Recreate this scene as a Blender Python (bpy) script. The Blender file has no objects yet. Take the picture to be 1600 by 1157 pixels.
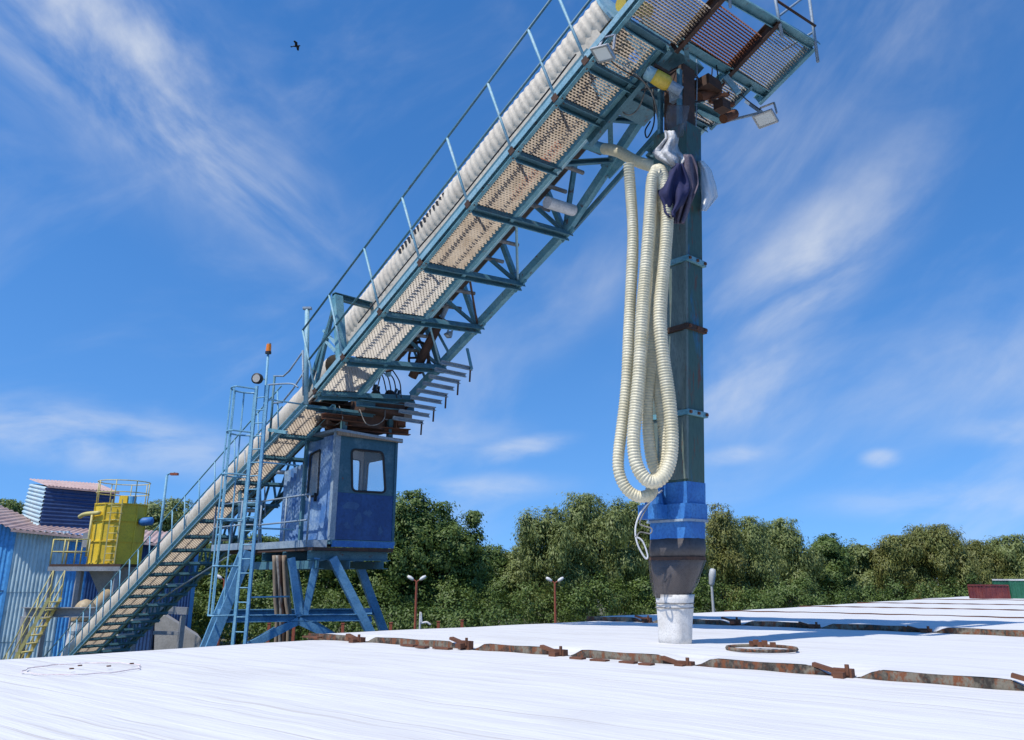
import bpy, math, random
import numpy as np
from mathutils import Matrix, Vector
random.seed(7); RNG = np.random.default_rng(11)
sc = bpy.context.scene
col = sc.collection
# ------------------------------------------------------------------ camera
F, PX, PY, HOR = 1244.0, 800.0, 533.0, 900.0
PITCH = math.atan((HOR-PY)/F)
CAM = np.array([0, 0, 1.0])
cd = bpy.data.cameras.new('camera'); cam = bpy.data.objects.new('camera', cd); col.objects.link(cam)
cam.location = CAM; cam.rotation_euler = (math.pi/2+PITCH, 0, 0)
cd.sensor_fit = 'HORIZONTAL'; cd.sensor_width = 36; cd.lens = 36*F/1600
cd.shift_y = -(578.5-PY)/1600; cd.clip_start = 0.05; cd.clip_end = 5000
sc.camera = cam
sc.render.resolution_x, sc.render.resolution_y = 1024, 740
sc.view_settings.view_transform = 'Standard'; sc.view_settings.look = 'None'
sc.view_settings.exposure = 0.0; sc.view_settings.gamma = 1
# ------------------------------------------------------------------ sky and sun
SUN_EL, SUN_DIR = math.radians(58), np.array([.73, .68])      # light travels this way in plan
w = bpy.data.worlds.new('World'); sc.world = w; w.use_nodes = True
nt = w.node_tree; nt.nodes.clear()
def wn(t, **k):
    n_ = nt.nodes.new(t)
    for a, b in k.items(): setattr(n_, a, b)
    return n_
def lk(a, b): nt.links.new(a, b)
out = wn('ShaderNodeOutputWorld'); bg = wn('ShaderNodeBackground'); lk(bg.outputs[0], out.inputs[0])
bg.inputs[1].default_value = 0.14
sky = wn('ShaderNodeTexSky', sky_type='NISHITA', sun_disc=False, sun_elevation=SUN_EL)
sky.sun_rotation = math.atan2(-SUN_DIR[0], -SUN_DIR[1])
sky.altitude = 0; sky.air_density = 1.0; sky.dust_density = 0.0; sky.ozone_density = 1.3
hs = wn('ShaderNodeHueSaturation'); hs.inputs['Saturation'].default_value = 1.22; hs.inputs['Value'].default_value = 1.28
tint = wn('ShaderNodeMix', data_type='RGBA', blend_type='MULTIPLY'); tint.inputs['Factor'].default_value = 1; tint.inputs['B'].default_value = (.84, .92, 1.06, 1)
lk(sky.outputs[0], tint.inputs['A']); lk(tint.outputs['Result'], hs.inputs['Color'])
tc = wn('ShaderNodeTexCoord'); sep = wn('ShaderNodeSeparateXYZ'); lk(tc.outputs['Generated'], sep.inputs[0])
def mth(op, a, b=None):
    m = wn('ShaderNodeMath', operation=op)
    for i, v in enumerate((a, b)):
        if v is None: continue
        if isinstance(v, (int, float)): m.inputs[i].default_value = v
        else: lk(v, m.inputs[i])
    return m.outputs[0]
# clear dry air: the sky keeps its blue down to the horizon
zz = mth('ADD', mth('MULTIPLY', mth('MAXIMUM', sep.outputs[2], 0.0), .80), .19)
sv = wn('ShaderNodeCombineXYZ'); lk(sep.outputs[0], sv.inputs[0]); lk(sep.outputs[1], sv.inputs[1]); lk(zz, sv.inputs[2])
sn = wn('ShaderNodeVectorMath', operation='NORMALIZE'); lk(sv.outputs[0], sn.inputs[0]); lk(sn.outputs[0], sky.inputs[0])
# cirrus: soft banks at fixed bearings and heights, torn into streaks by stretched noise
az = mth('ARCTAN2', sep.outputs[0], sep.outputs[1]); el = mth('ARCSINE', sep.outputs[2])
comb = wn('ShaderNodeCombineXYZ'); lk(az, comb.inputs[0]); lk(el, comb.inputs[1])
def bearing(x, y):
    X = np.array([(x-PX)/F, 0, 0])+np.array([0, math.cos(PITCH), math.sin(PITCH)])-(y-PY)/F*np.array([0, -math.sin(PITCH), math.cos(PITCH)])
    X = X/np.linalg.norm(X); return math.atan2(X[0], X[1]), math.asin(X[2])
def bank(x, y, rx, ry, deg, amt):
    a, e = bearing(x, y); mp = wn('ShaderNodeMapping', vector_type='TEXTURE'); mp.inputs['Location'].default_value = (a, e, 0)
    mp.inputs['Rotation'].default_value = (0, 0, math.radians(deg)); mp.inputs['Scale'].default_value = (rx/F, ry/F, 1); lk(comb.outputs[0], mp.inputs[0])
    ln = wn('ShaderNodeVectorMath', operation='LENGTH'); lk(mp.outputs[0], ln.inputs[0])
    mr = wn('ShaderNodeMapRange', interpolation_type='SMOOTHERSTEP'); mr.inputs[1].default_value = 1.0; mr.inputs[2].default_value = .05; mr.inputs[4].default_value = amt
    lk(ln.outputs['Value'], mr.inputs[0]); return mr.outputs[0]
def streak(deg, st, scale, lo, hi, off, dist=.6):
    mp = wn('ShaderNodeMapping'); mp.inputs['Rotation'].default_value = (0, 0, -math.radians(deg)); mp.inputs['Location'].default_value = off
    m2 = wn('ShaderNodeMapping'); m2.inputs['Scale'].default_value = (1, st, 1); lk(comb.outputs[0], mp.inputs[0]); lk(mp.outputs[0], m2.inputs[0])
    nz = wn('ShaderNodeTexNoise'); nz.inputs['Scale'].default_value = scale; nz.inputs['Detail'].default_value = 9; nz.inputs['Roughness'].default_value = .56; nz.inputs['Distortion'].default_value = dist
    lk(m2.outputs[0], nz.inputs[0]); mr = wn('ShaderNodeMapRange', interpolation_type='SMOOTHSTEP'); mr.inputs[1].default_value = lo; mr.inputs[2].default_value = hi
    lk(nz.outputs[0], mr.inputs[0]); return mr.outputs[0]
def addup(v):
    o_ = v[0]
    for q in v[1:]: o_ = mth('ADD', o_, q)
    return o_
left = addup([bank(200, 120, 480, 210, -28, .62), bank(360, 220, 360, 140, -30, .5), bank(90, 20, 360, 190, -20, .5), bank(420, 330, 300, 70, -35, .35)])
right = addup([bank(1180, 480, 330, 190, 30, .75), bank(1330, 360, 340, 110, 32, .6), bank(1520, 560, 330, 160, 20, .5), bank(880, 470, 220, 110, 35, .6), bank(1240, 620, 300, 90, 10, .5), bank(1480, 90, 420, 120, 20, .25)])
lowb = addup([bank(130, 685, 420, 75, -4, .62), bank(760, 765, 190, 36, 4, .5), bank(1150, 712, 100, 22, 5, .5), bank(1375, 716, 40, 20, 0, .6), bank(1590, 670, 120, 30, 0, .4), bank(640, 690, 260, 60, 5, .4), bank(1500, 780, 300, 40, 0, .4), bank(820, 700, 120, 26, 10, .6)])
s1 = mth('MULTIPLY', left, streak(-33, 2.2, 4.2, .30, .85, (2.3, 1.4, 0), .35)); s2 = mth('MULTIPLY', right, streak(33, 2.0, 3.6, .32, .85, (5, 3, 0), .35)); s3 = mth('MULTIPLY', lowb, streak(3, 2.6, 7.5, .3, .75, (9, 4, 0), .3))
veil = mth('MULTIPLY', streak(30, 2.2, 2.4, .46, .85, (1, 7, 0), .6), .45)
cl = mth('MULTIPLY', mth('MINIMUM', addup([s1, s2, s3, veil]), .95), .82)
mx = wn('ShaderNodeMix', data_type='RGBA'); lk(cl, mx.inputs['Factor']); lk(hs.outputs[0], mx.inputs['A'])
mx.inputs['B'].default_value = (5.6, 5.9, 6.3, 1)
lk(mx.outputs['Result'], bg.inputs[0])
sd = bpy.data.lights.new('sun', 'SUN'); so = bpy.data.objects.new('sun', sd); col.objects.link(so)
sd.energy = 4.4; sd.angle = math.radians(.53); sd.color = (1, .955, .88)
so.rotation_euler = Vector((SUN_DIR[0]*math.cos(SUN_EL), SUN_DIR[1]*math.cos(SUN_EL), -math.sin(SUN_EL))).to_track_quat('-Z', 'Y').to_euler()
so.location = (-20, -20, 40)
# ------------------------------------------------------------------ pixel -> place helpers
Fw = np.array([0, math.cos(PITCH), math.sin(PITCH)]); Uw = np.array([0, -math.sin(PITCH), math.cos(PITCH)])
def v3(*a): return np.array(a, float)
Z = v3(0, 0, 1)
def ray(x, y): return v3((x-PX)/F, 0, 0)+Fw-(y-PY)/F*Uw
def onz(x, y, z=0.): r = ray(x, y); return CAM+r*((z-CAM[2])/r[2])
def ony(x, y, Y): r = ray(x, y); return CAM+r*(Y/r[1])
def onpl(x, y, n_, c_): r = ray(x, y); return CAM+r*((c_-n_@CAM)/(n_@r))
def unit(a): a = np.asarray(a, float); return a/np.linalg.norm(a)
_a = math.radians(48.2); N_ = v3(math.sin(_a), math.cos(_a), 0); U_ = v3(math.cos(_a), -math.sin(_a), 0)   # across / along the loader
_b = math.radians(39.3); A_ = v3(math.sin(_b), math.cos(_b), 0); B_ = v3(-math.cos(_b), math.sin(_b), 0)   # along / across the barge
GZ = -3.6                                            # quay level, the hatch tops are at 0
CC = 8.4
def PN(x, y, a): return onpl(x, y, N_, CC+a)
class Frame:
    def __init__(s, deg, z0, tilt):
        t = math.radians(deg)
        s.U = math.cos(t)*U_+math.sin(t)*Z; s.W = -math.sin(t)*U_+math.cos(t)*Z
        s.N = unit(N_+tilt*s.W); s.W = unit(np.cross(s.N, s.U)); s.W = s.W if s.W[2] > 0 else -s.W
        s.O = CC*N_+z0*Z
    def __call__(s, t, a, b=0.): return s.O+t*s.U+a*s.N+b*s.W
    def mat(s, t, a, b=0.):
        m = Matrix.Identity(4)
        for i, ax in enumerate((s.U, s.N, s.W)):
            for k in range(3): m[k][i] = ax[k]
        p = s(t, a, b)
        for k in range(3): m[k][3] = p[k]
        return m
BM = Frame(25.843, 12.7183, .13)     # loading boom
LC = Frame(21.871, 11.3779, .03)     # fixed conveyor
# ------------------------------------------------------------------ materials
MATS = {}
def mat_base(name):
    m = bpy.data.materials.new(name); m.use_nodes = True; t = m.node_tree
    return m, t, t.nodes['Principled BSDF']
def nd(t, typ, **k):
    n_ = t.nodes.new(typ)
    for a, b in k.items(): setattr(n_, a, b)
    return n_
def noise(t, scale, detail=6, stretch=None, rough=.6, coord='Object', off=0.):
    c_ = nd(t, 'ShaderNodeTexCoord'); nz = nd(t, 'ShaderNodeTexNoise')
    nz.inputs['Scale'].default_value = scale; nz.inputs['Detail'].default_value = detail; nz.inputs['Roughness'].default_value = rough
    mp = nd(t, 'ShaderNodeMapping'); mp.inputs['Scale'].default_value = stretch or (1, 1, 1); mp.inputs['Location'].default_value = (off, off*.7, off*.3)
    t.links.new(c_.outputs[coord], mp.inputs[0]); t.links.new(mp.outputs[0], nz.inputs[0])
    return nz.outputs[0]
def ramp(t, src, lo, hi):
    r = nd(t, 'ShaderNodeMapRange'); r.inputs[1].default_value = lo; r.inputs[2].default_value = hi
    t.links.new(src, r.inputs[0]); return r.outputs[0]
def mix(t, fac, a, b):
    m = nd(t, 'ShaderNodeMix', data_type='RGBA'); t.links.new(fac, m.inputs['Factor'])
    for k, v in (('A', a), ('B', b)):
        if isinstance(v, tuple): m.inputs[k].default_value = (*v, 1)
        else: t.links.new(v, m.inputs[k])
    return m.outputs['Result']
def bump(t, bs, src, strength, dist=.02):
    b = nd(t, 'ShaderNodeBump'); b.inputs['Strength'].default_value = strength; b.inputs['Distance'].default_value = dist
    t.links.new(src, b.inputs['Height']); t.links.new(b.outputs[0], bs.inputs['Normal'])
RUST = (.13, .045, .018)
def worn(name, base, alt=None, rust=.3, scale=3., rough=.55, metal=0., stretch=None, rustc=RUST, alt_amt=(.4, .65), bmp=.25):
    """paint that has faded in patches and lets rust through"""
    m, t, bs = mat_base(name); alt = alt or tuple(min(1, c*1.5+.03) for c in base)
    c = mix(t, ramp(t, noise(t, scale, 5, stretch), *alt_amt), base, alt)
    c = mix(t, ramp(t, noise(t, scale*9, 4, stretch, off=3), .45, .8), c, tuple(x*.62 for x in base))
    rn = noise(t, scale*2.3, 9, stretch, .72, off=9.)
    if rust > 0: c = mix(t, ramp(t, rn, .74-.3*rust, .80-.26*rust), c, rustc)
    t.links.new(c, bs.inputs['Base Color']); bs.inputs['Roughness'].default_value = rough; bs.inputs['Metallic'].default_value = metal
    bump(t, bs, rn, bmp, .01); MATS[name] = m; return m
worn('boom_blue', (.11, .29, .35), (.22, .41, .45), .5)
worn('dark_blue', (.06, .17, .22), (.11, .24, .28), .5)
worn('pale_blue', (.22, .42, .50), (.34, .50, .55), .35)
worn('leg_blue', (.10, .28, .46), (.19, .40, .56), .25)
worn('ladder_blue', (.15, .36, .50), (.24, .45, .57), .2)
worn('rail_grey', (.22, .29, .36), (.34, .40, .44), .35)
worn('cabin_upper', (.03, .11, .16), (.12, .22, .27), .3, 2.2, alt_amt=(.5, .75))
worn('cabin_lower', (.01, .05, .18), (.025, .09, .26), .05, 1.6, .4)
worn('cabin_side', (.07, .18, .42), (.38, .50, .60), .25, 1.8, .45)
worn('patch', (.03, .09, .22), (.05, .13, .25), 0, 4)
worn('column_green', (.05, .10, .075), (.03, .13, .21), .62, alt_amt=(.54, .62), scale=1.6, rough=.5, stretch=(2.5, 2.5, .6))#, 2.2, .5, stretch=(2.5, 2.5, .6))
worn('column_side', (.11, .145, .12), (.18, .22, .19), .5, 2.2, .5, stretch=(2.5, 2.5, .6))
worn('spout_blue', (.025, .14, .42), (.05, .21, .5), .12, 3)
worn('rubber', (.06, .05, .048), (.09, .078, .072), .1, 3, .5)
worn('cloth_white', (.72, .69, .64), (.62, .58, .52), 0, 5, .85)
worn('grating', (.50, .42, .33), (.36, .28, .2), .35, 3, .6, .1)
worn('grating_pale', (.60, .55, .48), (.50, .45, .38), .12, 3, .6, .1)
worn('grating_rust', (.26, .10, .05), (.17, .06, .03), .4, 3, .75)
worn('grating_grey', (.48, .46, .43), (.34, .31, .28), .25, 3, .55, .2)
worn('hood', (.66, .575, .45), (.54, .45, .34), .06, 1.2, .6, alt_amt=(.5, .8))
worn('belt', (.045, .032, .025), (.09, .06, .04), .3, 3, .8)
worn('rust', (.17, .065, .03), (.10, .04, .02), .3, 6, .85)
worn('rust_dark', (.055, .03, .02), (.10, .045, .025), .3, 4, .8)
worn('rust_edge', (.21, .18, .13), (.035, .028, .022), .85, 3.5, .9, rustc=(.19, .065, .025), alt_amt=(.46, .56), stretch=(1.5, 1.5, 1))
worn('orange_panel', (.55, .16, .05), (.40, .11, .04), .2, 3)
worn('hose', (.72, .65, .46), (.60, .53, .34), 0, 2.5, .5)
worn('yellow', (.82, .57, .03), (.70, .47, .03), .25, 2.0, .5)
worn('yellow_pale', (.62, .52, .16), (.55, .48, .22), .15, 2)
worn('grey_steel', (.26, .27, .28), (.34, .34, .34), .15, 2)
worn('shed_blue', (.08, .33, .68), (.12, .40, .72), .03, .6, .5)
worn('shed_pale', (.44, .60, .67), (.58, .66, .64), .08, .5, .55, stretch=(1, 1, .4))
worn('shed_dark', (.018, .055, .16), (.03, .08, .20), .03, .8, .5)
worn('roof_red', (.46, .31, .27), (.56, .42, .38), .06, 1.0, .7)
worn('concrete', (.40, .38, .35), (.30, .285, .26), .03, 1.5, .9)
worn('wood', (.26, .19, .13), (.36, .28, .2), .05, 4, .85, stretch=(6, 6, .5))
worn('tan_duct', (.48, .36, .20), (.40, .30, .18), .15, 2)
worn('white_paint', (.72, .70, .67), (.60, .58, .55), .08, 3, .5)
worn('lamp_red', (.33, .085, .04), (.26, .07, .04), .1, 4)
worn('lamp_grey', (.5, .5, .48), (.4, .4, .38), .05, 4)
worn('aluminium', (.50, .50, .49), (.40, .40, .39), 0, 5, .4, .6)
worn('black', (.015, .015, .017), (.03, .03, .03), 0, 5, .6)
worn('cable', (.30, .28, .25), (.10, .09, .08), 0, 8, .6)
worn('motor_yellow', (.70, .50, .06), (.60, .40, .05), .1, 4, .4)
worn('navy_cloth', (.016, .018, .07), (.028, .03, .10), 0, 4, .9)
worn('plum_cloth', (.11, .085, .12), (.18, .15, .18), 0, 5, .85)
worn('maroon', (.12, .018, .02), (.2, .04, .03), .25, 3)
worn('green', (.015, .12, .06), (.03, .17, .09), .1, 3)
worn('hull', (.05, .05, .055), (.08, .07, .065), .4, 1.2)
worn('pink_stain', (.72, .58, .57), (.78, .72, .71), 0, 3, .8)
def glassy(name, colr, rough=.08, alpha=1., trans=0.):
    m, t, bs = mat_base(name); bs.inputs['Base Color'].default_value = (*colr, 1); bs.inputs['Roughness'].default_value = rough
    bs.inputs['Transmission Weight'].default_value = trans; bs.inputs['Alpha'].default_value = alpha; bs.inputs['IOR'].default_value = 1.45
    MATS[name] = m; return m
glassy('glass', (.75, .82, .84), .03, .16)
glassy('lamp_glass', (.72, .74, .70), .12)
glassy('orange_lens', (.80, .22, .02), .2)
glassy('plastic_clear', (.16, .135, .125), .14, .35)
glassy('plastic_film', (.74, .73, .70), .22, .55)
glassy('bird_black', (.012, .012, .014), .6)
def foil():
    m, t, bs = mat_base('silver_foil'); n_ = noise(t, 9, 5)
    t.links.new(mix(t, ramp(t, n_, .4, .65), (.66, .65, .63), (.34, .33, .33)), bs.inputs['Base Color'])
    bs.inputs['Roughness'].default_value = .6; bs.inputs['Metallic'].default_value = .0; bump(t, bs, n_, 1.0, .08); MATS['silver_foil'] = m
foil()
def cover_mat():
    m, t, bs = mat_base('cover_white')
    st = noise(t, 1.0, 8, (9.0, .5, 1), .62)           # fine wrinkles lie across the barge
    st2 = noise(t, 1.0, 5, (30.0, .9, 1), .6, off=5)
    sp = noise(t, 2.2, 10, (4, .5, 1), .75, off=2)
    c = mix(t, ramp(t, st, .42, .72), (.70, .69, .675), (.57, .555, .535))
    ln = noise(t, 1.0, 4, (26.0, .16, 1), .55, off=21); ln2 = noise(t, 1.0, 5, (60.0, .5, 1), .6, off=31)
    c = mix(t, ramp(t, ln, .60, .66), c, (.55, .52, .49)); c = mix(t, ramp(t, ln2, .63, .70), c, (.57, .545, .52))
    c = mix(t, ramp(t, sp, .66, .78), c, (.45, .40, .35))
    blot = noise(t, .55, 6, (1, 1, 1), .6, off=13)
    c = mix(t, ramp(t, blot, .55, .85), c, (.56, .54, .51))
    t.links.new(c, bs.inputs['Base Color']); bs.inputs['Roughness'].default_value = .8
    ad = nd(t, 'ShaderNodeMath', operation='ADD'); t.links.new(st, ad.inputs[0]); t.links.new(st2, ad.inputs[1])
    bump(t, bs, ad.outputs[0], .35, .03); MATS['cover_white'] = m
cover_mat()
def leafmat(name, dark, light, hue):
    m, t, bs = mat_base(name)
    g = nd(t, 'ShaderNodeNewGeometry')
    c = mix(t, g.outputs['Random Per Island'], dark, light)
    c = mix(t, ramp(t, noise(t, .55, 3), .42, .68), c, hue)
    t.links.new(c, bs.inputs['Base Color']); bs.inputs['Roughness'].default_value = .55
    tr = nd(t, 'ShaderNodeBsdfTranslucent'); t.links.new(c, tr.inputs[0])
    ms = nd(t, 'ShaderNodeMixShader'); ms.inputs[0].default_value = .3
    t.links.new(bs.outputs[0], ms.inputs[1]); t.links.new(tr.outputs[0], ms.inputs[2])
    t.links.new(ms.outputs[0], t.nodes['Material Output'].inputs[0]); MATS[name] = m
leafmat('leaf_dark', (.085, .14, .026), (.18, .245, .055), (.12, .18, .035))
leafmat('leaf_willow', (.16, .205, .055), (.29, .33, .11), (.21, .25, .07))
leafmat('leaf_olive', (.15, .175, .042), (.28, .29, .08), (.21, .205, .05))
leafmat('leaf_bright', (.065, .12, .018), (.14, .20, .035), (.10, .145, .024))
worn('bark', (.07, .052, .038), (.11, .085, .06), 0, 5, .9)
def ground_mat():
    m, t, bs = mat_base('ground_mat')
    c = mix(t, ramp(t, noise(t, .25, 8), .4, .65), (.07, .085, .03), (.17, .145, .09))
    t.links.new(c, bs.inputs['Base Color']); bs.inputs['Roughness'].default_value = .95
    bump(t, bs, noise(t, 4, 6), .6, .1); MATS['ground_mat'] = m
ground_mat()
def water_mat():
    m, t, bs = mat_base('water_mat'); bs.inputs['Base Color'].default_value = (.02, .035, .03, 1); bs.inputs['Roughness'].default_value = .08
    bump(t, bs, noise(t, 1.5, 5), .3, .05); MATS['water_mat'] = m
water_mat()
# ------------------------------------------------------------------ mesh helpers
class MB:
    def __init__(s): s.v = []; s.f = []
    def add(s, vs, fs):
        o = len(s.v); s.v += [tuple(map(float, p)) for p in vs]; s.f += [tuple(i+o for i in f) for f in fs]; return s
    def prof(s, p0, p1, poly, up=Z, caps=True):
        """extrude a 2d profile (side, up) from p0 to p1"""
        p0 = np.asarray(p0, float); p1 = np.asarray(p1, float); d = unit(p1-p0)
        if abs(d @ np.asarray(up, float)) > .98: up = U_
        x = unit(np.cross(d, up)); y = np.cross(x, d); k = len(poly)
        vs = [p+q[0]*x+q[1]*y for p in (p0, p1) for q in poly]
        fs = [(i, (i+1) % k, k+(i+1) % k, k+i) for i in range(k)]
        if caps: fs += [tuple(range(k))[::-1], tuple(range(k, 2*k))]
        return s.add(vs, fs)
    def beam(s, p0, p1, w_, h, up=Z):
        a, b = w_/2, h/2; return s.prof(p0, p1, [(-a, -b), (a, -b), (a, b), (-a, b)], up)
    def chan(s, p0, p1, w_, h, up=Z, t=.014, side=1):
        """C section, open towards one side"""
        a, b = w_/2*side, h/2; t_ = t*side
        return s.prof(p0, p1, [(-a, -b), (a, -b), (a, -b+t), (-a+t_, -b+t), (-a+t_, b-t), (a, b-t), (a, b), (-a, b)], up)
    def angle(s, p0, p1, w_, up=Z, t=.012):
        return s.prof(p0, p1, [(0, 0), (w_, 0), (w_, t), (t, t), (t, w_), (0, w_)], up)
    def box(s, c, hx, hy, hz, X=v3(1, 0, 0), Y=v3(0, 1, 0), W=Z):
        c = np.asarray(c, float)
        vs = [c+i*hx*X+j*hy*Y+k*hz*W for i in (-1, 1) for j in (-1, 1) for k in (-1, 1)]
        return s.add(vs, [(0, 1, 3, 2), (4, 6, 7, 5), (0, 4, 5, 1), (2, 3, 7, 6), (0, 2, 6, 4), (1, 5, 7, 3)])
    def tube(s, pts, r, seg=8, caps=True, rads=None):
        pts = [np.asarray(p, float) for p in pts]; k = len(pts)
        tang = [unit(pts[min(i+1, k-1)]-pts[max(i-1, 0)]) for i in range(k)]
        x = np.cross(tang[0], Z)
        if np.linalg.norm(x) < .1: x = np.cross(tang[0], v3(1, 0, 0))
        x = unit(x); vs = []
        for i in range(k):
            x = unit(x-(x@tang[i])*tang[i]); y = np.cross(tang[i], x); rr = rads[i] if rads is not None else r
            for j in range(seg):
                a = 2*math.pi*j/seg; vs.append(pts[i]+rr*(math.cos(a)*x+math.sin(a)*y))
        fs = [(i*seg+j, i*seg+(j+1) % seg, (i+1)*seg+(j+1) % seg, (i+1)*seg+j) for i in range(k-1) for j in range(seg)]
        if caps: fs += [tuple(range(seg))[::-1], tuple((k-1)*seg+j for j in range(seg))]
        return s.add(vs, fs)
    def loft(s, rings, caps=True):
        k = len(rings[0]); vs = [p for r in rings for p in r]
        fs = [(i*k+j, i*k+(j+1) % k, (i+1)*k+(j+1) % k, (i+1)*k+j) for i in range(len(rings)-1) for j in range(k)]
        if caps: fs += [tuple(range(k))[::-1], tuple((len(rings)-1)*k+j for j in range(k))]
        return s.add(vs, fs)
    def sheet(s, c0, c1, c2, c3, amp, waves, along=0, sub=8, out=None, thick=.0):
        """corrugated sheet c0-c1 bottom, c3-c2 top; the ridges run up (along=0) or sideways (1)"""
        c0, c1, c2, c3 = [np.asarray(c, float) for c in (c0, c1, c2, c3)]
        nn = unit(np.cross(c1-c0, c3-c0)) if out is None else out
        k = waves*sub; vs = []; prof = [0, .0, .5, 1, 1, 1, .5, 0]
        for i in range(k+1):
            q = i/k; h = amp*prof[i % 8] if sub == 8 else amp*(.5+.5*math.sin(2*math.pi*i/sub))
            if along == 0: a, b = c0+(c1-c0)*q, c3+(c2-c3)*q
            else: a, b = c0+(c3-c0)*q, c1+(c2-c1)*q
            vs += [a+h*nn, b+h*nn]
        return s.add(vs, [(2*i, 2*i+2, 2*i+3, 2*i+1) for i in range(k)])
    def mesh(s, name):
        me = bpy.data.meshes.new(name); me.from_pydata(s.v, [], s.f); me.update(); return me
    def build(s, name, mat, parent=None, smooth=False, loc=None):
        if parent is not None: L = WL[parent.name]
        else: L = v3(0, 0, 0) if loc is None else np.asarray(loc, float)
        va = np.array(s.v)-L
        me = bpy.data.meshes.new(name); me.from_pydata(va.tolist(), [], s.f); me.update()
        return link(name, me, mat, parent, L, smooth)
WL = {}
def link(name, me, mat, parent, L, smooth=False):
    o = bpy.data.objects.new(name, me); col.objects.link(o)
    if mat and not me.materials: me.materials.append(MATS[mat])
    if smooth: me.polygons.foreach_set('use_smooth', [True]*len(me.polygons))
    if parent is not None: o.parent = parent
    else: o.location = L
    WL[o.name] = L; return o
def place(name, me, mat, parent, M):
    """another object on the same mesh, set by a world matrix"""
    o = bpy.data.objects.new(name, me); col.objects.link(o)
    if mat and not me.materials: me.materials.append(MATS[mat])
    o.parent = parent; o.matrix_local = Matrix.Translation(Vector(-WL[parent.name])) @ M; WL[o.name] = WL[parent.name]; return o
def tag(o, label, cat=None, group=None, kind=None):
    if label: o['label'] = label
    if cat: o['category'] = cat
    if group: o['group'] = group
    if kind: o['kind'] = kind
    return o
def thing(name, loc, label, cat, group=None):
    o = bpy.data.objects.new(name, None); o.empty_display_size = .2; col.objects.link(o)
    o.location = tuple(map(float, loc)); WL[o.name] = np.asarray(loc, float); return tag(o, label, cat, group)
def B1(name, mat, parent, p0, p1, w_, h, up=Z): return MB().beam(p0, p1, w_, h, up).build(name, mat, parent)
def T1(name, mat, parent, pts, r, seg=8): return MB().tube(pts, r, seg).build(name, mat, parent, True)
def cyl(name, mat, parent, p0, p1, r, seg=14, r1=None):
    return MB().tube([p0, p1], r, seg, rads=[r, r if r1 is None else r1]).build(name, mat, parent)
def spline(pts, n_):
    """Catmull-Rom through pts"""
    P = [np.asarray(p, float) for p in pts]; P = [2*P[0]-P[1]]+P+[2*P[-1]-P[-2]]; o_ = []
    for i in range(1, len(P)-2):
        for k in range(n_):
            t = k/n_; a, b, c, d = P[i-1:i+3]
            o_.append(.5*(2*b+(c-a)*t+(2*a-5*b+4*c-d)*t*t+(3*b-a-3*c+d)*t**3))
    o_.append(P[-2]); return o_
# ------------------------------------------------------------------ setting: ground and water
g = MB()
q0 = 12.7
pts = [A_*a+B_*b+Z*GZ for a, b in ((-900, q0), (1500, q0), (1500, 1500), (-900, 1500))]
low_ = [p-Z*4 for p in pts]
g.add(pts+low_, [(0, 1, 2, 3), (0, 4, 5, 1)])
tag(g.build('ground', 'ground_mat'), None, kind='structure')
wm = MB(); wm.add([A_*a+B_*b+Z*(GZ-1.6) for a, b in ((-900, -1500), (1500, -1500), (1500, q0+.5), (-900, q0+.5))], [(0, 1, 2, 3)])
tag(wm.build('water', 'water_mat'), None, kind='structure')
# ------------------------------------------------------------------ barge
def edgeB(a): return 11.85-.068*(a-4)
hull = thing('barge', A_*18+B_*4+Z*(GZ-2.2), 'long dark steel barge hull carrying the white hatch covers', 'barge')
m = MB(); ring = [(-9, -3.2), (-9, 11.9), (5, 11.6), (55, 8.2), (60, 2.5), (55, -3.2)]
m.loft([[A_*a+B_*b+Z*z for a, b in ring] for z in (GZ-2.2, -.35)]); m.build('hull', 'hull', hull)
m = MB()
for i in range(len(ring)):
    p, q = ring[i], ring[(i+1) % len(ring)]
    m.beam(A_*p[0]+B_*p[1]-Z*.30, A_*q[0]+B_*q[1]-Z*.30, .12, .12)
m.build('rubbing_strip', 'rust_dark', hull)
def valley(b, vs, half=.12, ch=.2):
    """0 in a clamp notch, 1 on the raised edge"""
    d = min((abs(b-x) for x in vs), default=9)
    return min(1, max(0, (d-half)/ch))
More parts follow.
